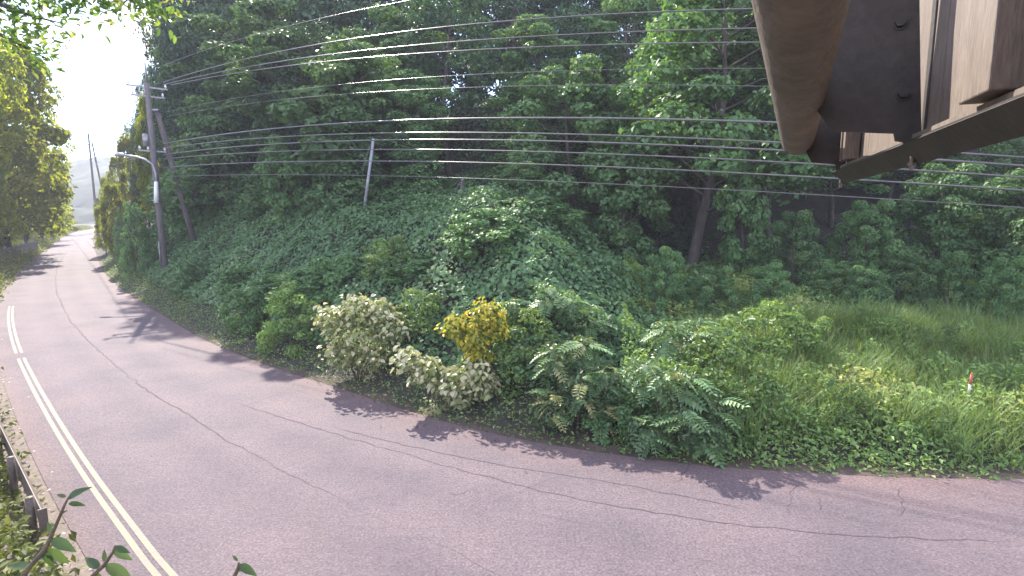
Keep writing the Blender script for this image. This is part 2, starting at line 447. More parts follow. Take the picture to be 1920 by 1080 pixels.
# ------------------------------------------------------------------ setting
S = 600.0
link('ground', np_mesh('ground', [(-S, -S, -0.3), (S, -S, -0.3), (S, S, -0.3), (-S, S, -0.3)], [(0, 1, 2, 3)], 4, 'soil'))['kind'] = 'structure'
gx = np.arange(-170, 90, 0.9); gy = np.arange(6, 205, 0.9)
X, Y = np.meshgrid(gx, gy, indexing='ij')
Z = terrain(X.ravel(), Y.ravel())
V = np.stack([X.ravel(), Y.ravel(), Z], 1)
i, j = np.meshgrid(np.arange(len(gx) - 1), np.arange(len(gy) - 1), indexing='ij')
q = (i * len(gy) + j).ravel()
Fs = np.stack([q, q + len(gy), q + len(gy) + 1, q + 1], 1)
keep = np.max(Z[Fs], axis=1) > -0.1
link('hillside', np_mesh('hillside', V, Fs[keep], 4, 'dark_soil', None, True))['kind'] = 'structure'

n_l = len(L_LINE)
left_asphalt = L_LINE + L_NRM * 0.75
# match stations: for each left station find the nearest right-edge point, kept monotonic
near = np.array([np.argmin(np.sum((R_EDGE - l) ** 2, 1)) for l in L_LINE])
near = np.maximum.accumulate(near)
right_match = R_EDGE[near].copy()
for _ in range(6): right_match[1:-1] = (right_match[:-2] + right_match[1:-1] * 2 + right_match[2:]) / 4
road = ribbon('road', left_asphalt, right_match, 0.0, 'asphalt', 10)
tag(road, kind='structure')
verge = ribbon('gravel_shoulder', L_LINE + L_NRM * 3.0, L_LINE + L_NRM * 0.6, -0.012, 'gravel', 6)
tag(verge, kind='structure')
left_ground = ribbon('left_verge', L_LINE + L_NRM * 40.0, L_LINE + L_NRM * 2.6, -0.03, 'soil', 8)
tag(left_ground, kind='structure')

hill_verge = ribbon('hill_verge', E_PTS - E_N * 0.12, E_PTS + E_N * 1.1, -0.012, 'soil', 4)
tag(hill_verge, kind='structure')

def seg(l, nr, off0, off1, s0, s1):
    a = l[s0:s1] + nr[s0:s1] * off0; b = l[s0:s1] + nr[s0:s1] * off1
    return a, b
# double cream line in lengths between cracks; ends where the photograph loses it
line_i0 = 12
line_i1 = int(np.argmin(np.sum((L_LINE - G(24, 572)[:2]) ** 2, 1)))
brk = int(np.argmin(np.sum((L_LINE - G(43, 668)[:2]) ** 2, 1)))
for s0, s1 in ((line_i0, brk), (brk + 1, line_i1)):
    for o0, o1 in ((0.0, 0.085), (0.15, 0.235)):
        a, b = seg(L_LINE, L_NRM, o0, o1, s0, s1)
        ribbon('painted_line', a, b, 0.004, 'line_paint', 2, parent=road)
def px_ribbon(name, pxs, width, mat, z=0.004, ragged=0.03, step=0.12):
    l = smooth_line([G(*q) for q in pxs], step); nn = normals2(l)
    n = len(l); fade = np.clip(np.minimum(np.arange(n), np.arange(n)[::-1]) / (0.06 * n + 1), 0.15, 1)
    slow = np.interp(np.arange(n), np.arange(0, n + 12, 12), rng.uniform(0.35, 1.3, len(np.arange(0, n + 12, 12))))
    w = (width * slow * (0.6 + 0.8 * rng.random(n)) * fade)[:, None]
    wob = (np.convolve(rng.normal(0, ragged, n + 2), np.ones(3) / 3, 'valid') + np.convolve(rng.normal(0, ragged * 4, n + 24), np.ones(25) / 25, 'valid'))[:, None]
    return ribbon(name, l + nn * (wob - w / 2), l + nn * (wob + w / 2), z, mat, 2, parent=road)
px_ribbon('tar_seam', [(148, 445), (118, 480), (102, 515), (108, 560), (140, 615), (190, 665), (270, 728), (380, 800), (480, 855), (600, 915), (720, 975), (850, 1035), (940, 1080)], 0.026, 'tar')
px_ribbon('tar_seam', [(430, 752), (560, 792), (700, 833), (840, 875), (1000, 915), (1200, 957), (1450, 990), (1700, 1010), (1920, 1018)], 0.026, 'tar', 0.0045)
px_ribbon('tar_seam', [(620, 800), (760, 836), (900, 866), (1040, 888), (1200, 915), (1420, 958)], 0.022, 'tar', 0.005)
for q in ([(1270, 905), (1285, 885), (1297, 866)], [(1480, 965), (1490, 945), (1484, 925), (1496, 905)], [(1686, 970), (1692, 950), (1683, 935), (1692, 915)], [(1540, 955), (1536, 930)], [(900, 925), (880, 918), (860, 930), (842, 922)]):
    px_ribbon('crack', q, 0.02, 'tar', 0.0052, 0.03, 0.06)

# the far blue hill at the end of the valley
def far_hill(name, cx, cy, w, dpt, h, seed):
    r = np.random.default_rng(seed); n = 70
    u = np.linspace(-1, 1, n); A, B = np.meshgrid(u, u, indexing='ij')
    rad = np.sqrt(A * A + B * B)
    z = h * np.clip(1 - rad ** 1.5, 0, None)
    z = z * (1 + 0.12 * np.sin(A * 7 + seed) * np.cos(B * 6)) + r.normal(0, h * 0.016, z.shape)
    Vv = np.stack([cx + A.ravel() * w, cy + B.ravel() * dpt, z.ravel() - 2], 1)
    i, j = np.meshgrid(np.arange(n - 1), np.arange(n - 1), indexing='ij'); q = (i * n + j).ravel()
    o = link(name, np_mesh(name, Vv, np.stack([q, q + n, q + n + 1, q + 1], 1), 4, 'far_forest'))
    o['kind'] = 'structure'; return o
far_hill('distant_hill', -255, 395, 170, 120, 43, 3)
far_hill('distant_ridge', -480, 520, 330, 160, 42, 5)

# ------------------------------------------------------------------ plants: unit meshes shared by copies
def clump_leaves(centres, radii, n_each, r, squash=0.7, top_bias=0.35, shell=0.75):
    pos = []; nr = []; cid = []
    for i, (c, rad) in enumerate(zip(centres, radii)):
        n = int(n_each * (0.6 + 0.8 * r.random()))
        d = unit(r.normal(0, 1, (n, 3)) + np.array((0, 0, top_bias)))
        rr = rad * (shell + (1 - shell) * r.random(n)) * (0.85 + 0.3 * r.random(n))
        p = c + d * rr[:, None] * np.array((1, 1, squash))
        pos.append(p); nr.append(unit(d + np.array((0, 0, 0.55)))); cid.append(np.full(n, i))
    return np.concatenate(pos), np.concatenate(nr), np.concatenate(cid)

def tree_meshes(name, seed, H=11.0, crown_r=3.2, base=0.3, n_clump=46, n_leaf=150, leaf=0.24, mat='leaf_forest', clump_r=(0.6, 1.25),
                aspect=0.5, droop=0.5, shape='dome', trunk_r=0.17, squash=0.62):
    """trunk with limbs + crown of leaf clumps, origin at the foot"""
    r = np.random.default_rng(seed)
    lean = r.normal(0, 0.05, 2)
    def axis(z): return np.array((lean[0] * z + 0.25 * math.sin(z * 0.5 + seed), lean[1] * z + 0.25 * math.cos(z * 0.45 + seed), z))
    mb = MB()
    zs = np.linspace(-0.6, H * 0.93, 9)
    mb.tube([axis(z) for z in zs], [trunk_r * (1.25 - 1.12 * (i / 8)) for i in range(9)], 7)
    cen = []; rad = []
    for k in range(n_clump):
        u = (k + r.random()) / n_clump
        z = H * (base + (1 - base) * u)
        v = (z / H - base) / (1 - base)
        if shape == 'dome': env = math.sqrt(max(0.05, 1 - (v * 1.02 - 0.30) ** 2 / 0.56))
        elif shape == 'cone': env = 1.03 - v
        elif shape == 'tower': env = 0.82 + 0.3 * math.sin(v * 7 + seed) if v < 0.85 else 1.9 * (1.12 - v) 
        else: env = 1.0
        a = k * 2.39996 + r.normal(0, 0.35)
        rr = crown_r * env * (0.5 + 0.5 * math.sqrt(r.random()))
        c = axis(z) + np.array((math.cos(a) * rr, math.sin(a) * rr, r.normal(0, 0.2)))
        cen.append(c); rad.append(clump_r[0] + (clump_r[1] - clump_r[0]) * r.random() * (1 - 0.35 * v))
        if k % 2 == 0:
            z0 = max(0.15 * H, z - rr * 0.5); a0 = axis(z0); md = (a0 + c) / 2 + np.array((0, 0, 0.15))
            mb.tube([a0, md, c], [trunk_r * 0.42 * (1 - 0.6 * z0 / H), trunk_r * 0.24, 0.015], 5, False)
    pos, nr, cid = clump_leaves(cen, rad, n_leaf, r, squash)
    size = leaf * (0.65 + 0.7 * r.random(len(pos)))
    ctint = r.random(n_clump)
    tint = np.clip(0.55 * r.random(len(pos)) + 0.45 * ctint[cid], 0, 1)
    cm = leaf_mesh(name + '_crown', pos, nr, size, mat, tint, r, aspect=aspect, droop=droop, shape=4)
    return mb.mesh(name + '_trunk', 'bark', True), cm

def place(name, label, cat, meshes, loc, rotz=0.0, scale=1.0, group=None, parts=('trunk', 'crown')):
    t = thing(name, label, cat, loc, rotz, group)
    t.scale = (scale, scale, scale) if isinstance(scale, (int, float)) else scale
    for pn, me in zip(parts, meshes): link(pn, me, t)
    return t

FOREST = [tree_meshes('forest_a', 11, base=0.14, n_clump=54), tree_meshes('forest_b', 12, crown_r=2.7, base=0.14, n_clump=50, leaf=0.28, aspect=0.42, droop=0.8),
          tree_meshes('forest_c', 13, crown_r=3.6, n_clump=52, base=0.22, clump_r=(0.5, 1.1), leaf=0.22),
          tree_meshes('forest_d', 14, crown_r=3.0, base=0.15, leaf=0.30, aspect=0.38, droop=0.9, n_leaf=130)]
VINE = [tree_meshes('vine_a', 21, H=12, crown_r=2.3, base=0.03, n_clump=62, n_leaf=270, leaf=0.20, mat='leaf_vine', shape='tower', aspect=0.75, droop=0.7, clump_r=(0.5, 1.05)),
        tree_meshes('vine_b', 22, H=7, crown_r=2.7, base=0.02, n_clump=58, n_leaf=250, leaf=0.195, mat='leaf_vine', shape='dome', aspect=0.75, droop=0.7, clump_r=(0.5, 1.0), trunk_r=0.12),
        tree_meshes('vine_c', 23, H=6, crown_r=1.3, base=0.02, n_clump=36, n_leaf=170, leaf=0.22, mat='leaf_vine', shape='tower', aspect=0.75, droop=0.7, clump_r=(0.4, 0.75), trunk_r=0.1)]
VINE_HIGH = tree_meshes('vine_high', 24, H=12, crown_r=2.9, base=0.33, n_clump=64, n_leaf=260, leaf=0.20, mat='leaf_vine', shape='dome', aspect=0.7, droop=0.7, clump_r=(0.5, 1.1))
SHRUB = [tree_meshes('shrub_a', 31, H=2.6, crown_r=1.35, base=0.1, n_clump=34, n_leaf=130, leaf=0.15, mat='leaf_weed', clump_r=(0.3, 0.55), trunk_r=0.04, aspect=0.5),
         tree_meshes('shrub_b', 32, H=2.2, crown_r=1.2, base=0.08, n_clump=30, n_leaf=130, leaf=0.17, mat='leaf_vine', clump_r=(0.3, 0.5), trunk_r=0.04, aspect=0.6)]
WEED = [tree_meshes('weed_clump', 33, H=1.3, crown_r=0.75, base=0.02, n_clump=44, n_leaf=130, leaf=0.085, mat='leaf_weed', clump_r=(0.14, 0.3), trunk_r=0.015, aspect=0.42, droop=0.2, squash=1.0)]
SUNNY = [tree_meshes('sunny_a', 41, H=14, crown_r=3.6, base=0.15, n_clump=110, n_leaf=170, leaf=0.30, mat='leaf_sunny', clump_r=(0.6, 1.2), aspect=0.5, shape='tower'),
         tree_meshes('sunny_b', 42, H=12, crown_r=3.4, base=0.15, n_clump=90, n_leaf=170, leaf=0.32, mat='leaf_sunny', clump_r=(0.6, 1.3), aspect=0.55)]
CEDAR = [tree_meshes('cedar_a', 51, H=18, crown_r=2.6, base=0.1, n_clump=90, n_leaf=140, leaf=0.30, mat='leaf_cedar', clump_r=(0.5, 0.9), aspect=0.22, droop=0.8, shape='cone', squash=0.4, trunk_r=0.22)]

def ground_at(px, dist):
    """point on the hillside in the direction of pixel column px at ground distance dist (along Y)"""
    x = (px - 960) / F * dist * 1.0
    return np.array((x, dist, float(terrain(x, dist)[0])))
def plant_to(name, label, cat, meshes, H, px, ytop, dist, rotz=0.0, wide=1.0, group=None, sink=0.2):
    """stand a plant on the hillside at that column and distance, tall enough to reach the row ytop"""
    g = ground_at(px, dist)
    r = ray(px, ytop); ztop = CAM[2] + r[2] / r[1] * dist
    h = max(1.0, ztop - g[2] + sink); s = h / H
    w = min(max(s, 0.6), 1.5) * wide
    return place(name, label, cat, meshes, (g[0], g[1], g[2] - sink), rotz, (w, w, s), group)

# ---- vine-draped trees that stand out against the dark wood
plant_to('vine_covered_tree', 'tall vine-draped tree towering left of the brown sign pipe', 'tree', VINE_HIGH, 12, 1310, -60, 24.5, 0.3, 1.25)
plant_to('vine_covered_tree', 'tall vine-draped tree half hidden behind the brown sign pipe', 'tree', VINE_HIGH, 12, 1450, 20, 25.5, 2.1, 1.2)
plant_to('vine_covered_tree', 'dome-topped vine-covered tree left of the tall vine tower', 'tree', VINE[1], 7, 1065, 140, 27.8, 0.9, 1.15)
plant_to('vine_covered_tree', 'vine curtain hanging over the dark hollow under the vine tower', 'tree', VINE[2], 6, 1175, 265, 23.5, 0.4, 1.0)
plant_to('vine_covered_tree', 'low vine mound at the foot of the dome-topped vine tree', 'tree', VINE[1], 7, 975, 300, 25.5, 2.2, 0.75)
plant_to('vine_covered_tree', 'slender vine-draped tree rising above the leaning grey pole', 'tree', VINE[2], 6, 655, 105, 31, 1.1, 1.35)
plant_to('vine_covered_tree', 'narrow vine column left of the leaning grey pole', 'tree', VINE[2], 6, 542, 268, 31, 2.6, 0.95)
plant_to('vine_covered_tree', 'broad vine-covered tree right of the slanting brace pole', 'tree', VINE[1], 7, 445, 205, 42, 0.2, 1.3)
plant_to('vine_covered_tree', 'vine-covered tree with its crown just under the sign frame', 'tree', VINE[1], 7, 1740, 320, 24, 1.7, 1.0)
plant_to('vine_covered_tree', 'vine-covered tree at the right picture edge below the sign', 'tree', VINE[1], 7, 1900, 330, 21.5, 3.0, 1.0)
plant_to('shrub', 'rounded shrub standing in the dark hollow below the sign pipe', 'shrub', VINE[1], 7, 1490, 405, 21.5, 0.5, 0.7)
plant_to('shrub', 'leafy shrub under the far end of the sign frame', 'shrub', VINE[1], 7, 1612, 385, 22.5, 1.5, 0.8)
plant_to('vine_covered_tree', 'vine curtain trailing down left of the rounded hollow shrub', 'tree', VINE[2], 6, 1395, 300, 23.0, 1.4, 0.7)
for n, (px, yt, dist, what) in enumerate([(1255, 470, 19.5, 'leafy shrub at the left mouth of the dark hollow'), (1340, 505, 18.5, 'low shrub in front of the dark hollow'), (1440, 500, 18.8, 'second low shrub in front of the dark hollow'), (1570, 495, 19.0, 'leafy shrub at the right mouth of the dark hollow'), (1640, 505, 18.2, 'low leafy shrub between hollow and grass'), (1790, 480, 18.5, 'broad shrub at the back of the right-hand grass'), (1880, 490, 17.5, 'shrub behind the grass at the right picture edge')]):
    plant_to('shrub', what, 'shrub', VINE[1], 7, px, yt, dist, n * 1.3, 0.5)
plant_to('shrub', 'low dark shrub at the back of the grass below the sign', 'shrub', VINE[1], 7, 1700, 470, 20.5, 5.2, 0.6)
plant_to('shrub', 'leafy shrub behind the foot of the slanting brace pole', 'shrub', SHRUB[1], 2.2, 350, 345, 42, 0.5, 1.3)
# ---- the wood behind, row by row, each tree named by what stands below or before it
cols = [(405, 'just right of the utility pole'), (465, 'above the broad vine-covered tree'), (545, 'above the narrow vine column'), (650, 'behind the slender vine-draped tree'),
        (755, 'straight above the big white-leaved bush'), (860, 'straight above the yellow bush'), (965, 'above the low vine mound'), (1075, 'behind the dome-topped vine tree'),
        (1185, 'above the hanging vine curtain'), (1300, 'behind the tall vine tower'), (1410, 'just left of the sign pipe'), (1530, 'below the end of the sign pipe'), (1650, 'below the sign frame'), (1780, 'right of the rounded hollow shrub'), (1900, 'at the right picture edge')]
rows = [(30.5, 40, 170, 'front-row', 15), (36, -60, 60, 'mid-slope', 15), (44, -150, -50, 'upper-slope', 11), (49, -190, -110, 'rear-slope', 11), (56, -230, -140, 'ridge-top', 13)]
kinds = ['dark broadleaf tree', 'drooping-leaved tree', 'dense small-leaved tree', 'long-leaved tree']
for ri, (dist, yt0, yt1, where, ncol) in enumerate(rows):
    for ci, (x, what) in enumerate(cols[:ncol]):
        k = int(rng.integers(0, 4))
        dd = dist + rng.normal(0, 1.0) + max(0.0, 620 - x) * (0.07 if ri < 2 else 0.025)
        yt = rng.uniform(yt0, yt1); x = x + (52 if ri == 3 else 0)
        if x < 840 and ri > 0: yt = rng.uniform(*[(0, 0), (15, 80), (-70, -25), (-85, -40), (-110, -60)][ri])
        if ri == 0 and 830 < x < 1200: yt = rng.uniform(95, 150)
        if ri == 0 and 960 < x < 1300: yt = rng.uniform(150, 190)
        if 840 < x < 1420 and ri > 0: yt = max(yt, (0, -25, -125, -165, -195)[ri])
        if ri == 0 and x > 1500: yt = 200
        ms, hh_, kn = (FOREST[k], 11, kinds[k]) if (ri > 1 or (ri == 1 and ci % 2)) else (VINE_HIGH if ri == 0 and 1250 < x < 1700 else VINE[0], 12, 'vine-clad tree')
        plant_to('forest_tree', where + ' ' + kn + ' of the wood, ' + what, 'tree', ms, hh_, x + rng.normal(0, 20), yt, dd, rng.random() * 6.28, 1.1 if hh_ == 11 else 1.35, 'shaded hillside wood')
# ---- trees lining the right side of the far road (their tops make the skyline)
sky = [(392, -60, 50, 'FOREST', 0.62), (352, 40, 52, 'FOREST', 0.42), (330, 120, 54, 'FOREST', 0.36), (303, 180, 57, 'SUNNY', 0.36), (282, 215, 60, 'FOREST', 0.38), (256, 255, 66, 'SUNNY', 0.36), (232, 296, 76, 'SUNNY', 0.34), (208, 332, 92, 'SUNNY', 0.34), (190, 372, 118, 'SUNNY', 0.32)]
sky[4:4] = []
names = ['highest', 'second highest', 'third highest', 'fourth highest', 'fifth highest', 'sixth highest', 'seventh highest', 'second lowest', 'lowest']
for n, (px, yt, dist, kd, w) in enumerate(sky):
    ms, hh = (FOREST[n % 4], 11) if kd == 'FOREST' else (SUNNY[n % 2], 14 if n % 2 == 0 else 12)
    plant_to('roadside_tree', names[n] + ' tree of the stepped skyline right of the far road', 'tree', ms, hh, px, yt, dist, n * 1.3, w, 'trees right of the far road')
for n, (px, yt, dist) in enumerate([(330, 75, 64), (305, 150, 68), (285, 192, 72), (262, 240, 78)]):
    plant_to('roadside_tree', ['tallest', 'second tallest', 'third tallest', 'shortest'][n] + ' of the trees closing the skyline behind the utility pole', 'tree', FOREST[n], 11, px, yt, dist, n * 0.7, 0.45, 'trees right of the far road')
lab = ['bushy tree left of the utility pole foot at the road edge', 'small bushy tree where the far road narrows', 'sunlit leafy tree under the street lamp head', 'low sunlit bush at the far right road edge']
for n, (px, yt, dist, w) in enumerate([(262, 388, 41, 0.5), (236, 400, 46, 0.45), (222, 345, 56, 0.5), (200, 385, 66, 0.45)]):
    plant_to('roadside_bush', lab[n], 'bush', (VINE[1] if n < 2 else SUNNY[1]), (7 if n < 2 else 12), px, yt, dist, n * 2.1, w)

# ------------------------------------------------------------------ covers nobody could count
def scatter(n, px0, px1, d0, d1, r, ymin=6, ymax=60):
    """random ground points on the hill side: distance d beyond the road edge, seen between two pixel columns"""
    out = []
    tot = 0
    while tot < n:
        i = r.integers(0, len(E_PTS), 20000); d = d0 + (d1 - d0) * r.random(20000)
        p = E_PTS[i] + E_N[i] * d[:, None] + r.normal(0, 0.5, (20000, 2))
        dd = edge_dist(p[:, 0], p[:, 1])
        c = 960 + F * p[:, 0] / np.maximum(p[:, 1], 0.1)
        ok = (c > px0) & (c < px1) & (dd > d0) & (dd < d1) & (p[:, 1] > ymin) & (p[:, 1] < ymax)
        out.append(p[ok]); tot += ok.sum()
    return np.concatenate(out)[:n]
def slope_normal(x, y):
    e = 0.4
    gx = (terrain(x + e, y) - terrain(x - e, y)) / (2 * e); gy = (terrain(x, y + e) - terrain(x, y - e)) / (2 * e)
    return unit(np.stack([-gx, -gy, np.ones(len(x))], 1))
def bumps(x, y, s=1.0):
    return (0.5 + 0.5 * np.sin(x * 1.25 * s + 2.0 * np.sin(y * 0.8 * s)) * np.cos(y * 1.15 * s - 1.2 * np.sin(x * 0.6 * s)))

r = np.random.default_rng(101)
# kudzu bank
N = 190000
p = scatter(N, 190, 1330, 1.4, 16.0, r)
z = terrain(p[:, 0], p[:, 1]); b = bumps(p[:, 0], p[:, 1])
hgt = (0.12 + 0.75 * b + 0.4 * bumps(p[:, 0], p[:, 1], 2.6)) * (0.45 + 0.55 * r.random(N)) + 0.25 * (r.random(N) < 0.03)
pos = np.stack([p[:, 0], p[:, 1], z + hgt], 1)
nr = unit(slope_normal(p[:, 0], p[:, 1]) + np.array((0, -0.15, 0.5)))
tint = np.clip(0.5 * r.random(N) + 0.25 * b + 0.45 * bumps(p[:, 0] * 0.35, p[:, 1] * 0.35 + 1) ** 2, 0, 1)
o = link('kudzu_cover', leaf_mesh('kudzu_cover', pos, nr, 0.155 * (0.5 + 0.8 * r.random(N)), 'leaf_kudzu', tint, r, aspect=0.85, droop=0.55, jitter=0.4, shape=6))
tag(o, 'bank of shaded kudzu leaves behind the roadside bushes', 'kudzu', kind='stuff')
# right-hand weeds
N = 140000
p = scatter(N, 1170, 2150, 0.35, 15.0, r)
z = terrain(p[:, 0], p[:, 1]); b = bumps(p[:, 0], p[:, 1], 1.3); d = edge_dist(p[:, 0], p[:, 1])
hgt = np.clip(d / 1.8, 0.12, 1) * (0.3 + 0.65 * b + 0.45 * bumps(p[:, 0], p[:, 1], 3.1)) * r.random(N) ** 0.6
pos = np.stack([p[:, 0], p[:, 1], z + hgt], 1)
pt = bumps(p[:, 0] * 0.8 + 3, p[:, 1] * 0.8) * bumps(p[:, 0] * 0.31, p[:, 1] * 0.37 + 2)
tint = np.clip(0.45 * r.random(N) + 1.0 * pt, 0, 1)
o = link('weed_cover', leaf_mesh('weed_cover', pos, np.tile((0, -0.25, 1.0), (N, 1)), 0.055 + 0.115 * r.random(N) ** 1.6, 'leaf_weed', tint, r, aspect=0.5, droop=0.3, jitter=0.55, shape=4))
tag(o, 'low leafy weeds filling the open ground right of the bushes', 'weeds', kind='stuff')
N = 30000
p = scatter(N, 1300, 2150, 1.0, 7.0, r)
z = terrain(p[:, 0], p[:, 1]); d = edge_dist(p[:, 0], p[:, 1])
cl = bumps(p[:, 0] * 0.7 + 1, p[:, 1] * 0.7, 1.0)
k = r.random(N) < np.clip((0.25 + 0.9 * cl) * np.clip((d - 1) / 5, 0.15, 1), 0, 1); p, z, d = p[k], z[k], d[k]
o = link('tall_grass', blade_mesh('tall_grass', np.stack([p[:, 0], p[:, 1], z], 1), 0.55 + 0.6 * r.random(len(p)) + 0.06 * d, 'leaf_grass', 0.5, 0.009 + 0.0018 * d, r))
tag(o, 'open grass between the leafy clumps on the right', 'grass', kind='stuff')
pc = scatter(260, 1330, 2120, 0.9, 7.5, r); nb = 60
p = np.repeat(pc, nb, 0) + r.normal(0, 0.16, (260 * nb, 2)); z = terrain(p[:, 0], p[:, 1]); d = edge_dist(p[:, 0], p[:, 1])
ht = np.repeat(0.7 + 0.55 * r.random(260), nb) * (0.6 + 0.5 * r.random(len(p))) + 0.05 * np.clip(d, 0, 12)
o = link('tussock_grass', blade_mesh('tussock_grass', np.stack([p[:, 0], p[:, 1], z], 1), ht, 'leaf_grass', 0.6, 0.010 + 0.0022 * np.clip(d, 0, 12), r, np.clip(np.repeat(r.random(260), nb) * 0.75 + 0.25 * r.random(len(p)), 0, 1)))
tag(o, 'tall arching grass in front of the dark hollow', 'grass', kind='stuff')
# sparse undergrowth in the shade of the hollow
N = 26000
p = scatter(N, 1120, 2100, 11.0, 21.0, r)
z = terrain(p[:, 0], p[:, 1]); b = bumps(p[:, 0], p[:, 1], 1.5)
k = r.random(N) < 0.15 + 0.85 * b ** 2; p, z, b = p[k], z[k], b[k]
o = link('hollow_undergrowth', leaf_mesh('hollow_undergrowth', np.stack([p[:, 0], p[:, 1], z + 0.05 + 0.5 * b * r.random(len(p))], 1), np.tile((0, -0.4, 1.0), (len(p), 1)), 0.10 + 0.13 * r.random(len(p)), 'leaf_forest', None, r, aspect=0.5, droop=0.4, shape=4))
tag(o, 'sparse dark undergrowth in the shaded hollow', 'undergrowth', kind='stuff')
# low growth hugging the road edge
N = 26000
p = scatter(N, 190, 2100, 0.02, 1.7, r)
d = edge_dist(p[:, 0], p[:, 1]); z = terrain(p[:, 0], p[:, 1])
k = r.random(N) < 0.35 + 0.65 * bumps(p[:, 0] * 1.3, p[:, 1] * 1.3); p, d, z = p[k], d[k], z[k]
pos = np.stack([p[:, 0], p[:, 1], z + 0.03 + r.random(len(p)) * (0.08 + 0.5 * np.clip(d - 0.15, 0, 1))], 1)
o = link('edge_weeds', leaf_mesh('edge_weeds', pos, np.tile((0, -0.2, 1.0), (len(p), 1)), 0.09 * (0.6 + 0.8 * r.random(len(p))), 'leaf_weed', None, r, aspect=0.5, droop=0.25, shape=4))
tag(o, 'low weeds creeping along the hill-side road edge', 'weeds', kind='stuff')
# dry litter on the margin
N = 9000
i = r.integers(0, len(E_PTS), N); off = -np.abs(r.normal(0, 0.45, N)) + 0.25
p = E_PTS[i] + E_N[i] * off[:, None] + r.normal(0, 0.25, (N, 2))
c = 960 + F * p[:, 0] / np.maximum(p[:, 1], 0.1)
k = (c > 420) & (c < 1350) & (p[:, 1] > 5) & (r.random(N) < np.exp(-((c - 860) / 300) ** 2)); p = p[k]
o = link('leaf_litter', leaf_mesh('leaf_litter', np.stack([p[:, 0], p[:, 1], np.full(len(p), 0.018)], 1), np.tile((0, 0, 1.0), (len(p), 1)), 0.06 * (0.5 + 1.0 * r.random(len(p))), 'leaf_dry', None, r, aspect=0.4, droop=0.0, jitter=0.15, shape=4))
tag(o, 'dry brown leaf litter on the sunny road margin', 'litter', kind='stuff')

# ------------------------------------------------------------------ roadside bushes
def bush_base(px, py): 
    g = G(px, py); return np.array((g[0], g[1], float(terrain(g[0], g[1])[0])))
def stems(parent, pts_list, rad=0.018, mat='twig'):
    for pts in pts_list:
        mb = MB(); mb.tube(pts, list(np.linspace(rad, rad * 0.3, len(pts))), 5); mb.build('stem', mat, parent, True)
def leaf_single(name, mat, size, aspect, seed, tint):
    rr = np.random.default_rng(seed)
    V, Fs, kk, k = leaf_arrays(np.zeros((1, 3)), np.array([(0, 0, 1.0)]), np.array([size]), aspect, 0.0, 0.02, 0.16, rr, 6, np.array([(1.0, 0, 0)]))
    V[:, 0] += size * 0.5
    return np_mesh(name, V, Fs, kk, mat, {'tint': np.full(k, tint)})
WHITE_LEAF = [leaf_single('white_leaf', 'leaf_white', 0.20, 0.66, 60 + k, t) for k, t in enumerate((0.15, 0.5, 0.75, 0.95))]
YELLOW_LEAF = [leaf_single('yellow_leaf', 'leaf_yellow', 0.15, 0.55, 70 + k, t) for k, t in enumerate((0.1, 0.5, 0.8, 1.0))]
def leafy_bush(name, label, cat, base, lobes, leaf_meshes, n, seed, back=None):
    """shrub whose pale leaves can be picked apart; lobes: (dx, dz, rx, rz) in metres from the base"""
    rr = np.random.default_rng(seed)
    t = thing(name, label, cat, base)
    stems(t, [[(0, 0, -0.1), (dx * 0.5, 0.1, dz * 0.55), (dx, 0.15, dz)] for dx, dz, _, _ in lobes], 0.022)
    if back is not None:      # the green leaves inside the bush
        cen = [np.array((dx, 0.25, dz - 0.1)) for dx, dz, _, _ in lobes]; rad = [max(rx, rz) * 0.85 for _, _, rx, rz in lobes]
        pos, nr, _c = clump_leaves(cen, rad, 420, rr, 0.8)
        pos[:, 2] = np.maximum(pos[:, 2], 0.05)
        link('foliage', leaf_mesh(name + '_foliage', pos, nr, 0.15 * (0.6 + 0.7 * rr.random(len(pos))), back, None, rr, aspect=0.6, shape=4), t)
    tot = sum(rx * rz for _, _, rx, rz in lobes)
    for dx, dz, rx, rz in lobes:
        for _ in range(int(n * rx * rz / tot)):
            d = unit(rr.normal(0, 1, 3) + np.array((0, -0.75, 0.45))); q = np.array((dx + d[0] * rx * rr.uniform(0.75, 1.12), 0.15 + d[1] * rx * rr.uniform(0.6, 1.1), dz + d[2] * rz * rr.uniform(0.75, 1.12)))
            if q[2] < 0.1: continue
            o = link('leaf', leaf_meshes[int(rr.integers(0, 4))], t, q)
            a = math.atan2(d[1], d[0]) + rr.normal(0, 0.6)
            s = rr.uniform(0.65, 1.15)
            o.rotation_euler = (rr.normal(0, 0.45), rr.uniform(0.1, 0.9), a); o.scale = (s, s, s)
    return t
b0 = bush_base(672, 716)
leafy_bush('white_leaved_bush', 'large bush with pale cream-white leaves at the road edge', 'bush', b0,
           [(-0.75, 1.95, 0.6, 0.5), (-0.05, 2.2, 0.65, 0.5), (0.6, 2.15, 0.6, 0.5), (0.95, 1.6, 0.6, 0.5), (-0.15, 1.4, 0.85, 0.6), (-0.5, 0.9, 0.6, 0.4), (0.35, 0.8, 0.6, 0.4)], WHITE_LEAF, 295, 5, 'leaf_pale')
b0 = bush_base(835, 772)
leafy_bush('white_leaved_bush', 'sprawling white-leaved bush below the yellow bush', 'bush', b0,
           [(-0.95, 1.45, 0.4, 0.32), (-0.5, 1.1, 0.5, 0.34), (0.1, 0.85, 0.55, 0.34), (0.7, 1.0, 0.5, 0.45), (0.95, 0.7, 0.4, 0.35), (0.4, 0.4, 0.35, 0.22)], WHITE_LEAF, 290, 6, 'leaf_pale')
b0 = bush_base(885, 772) + np.array((0.0, 0.35, 0.1))
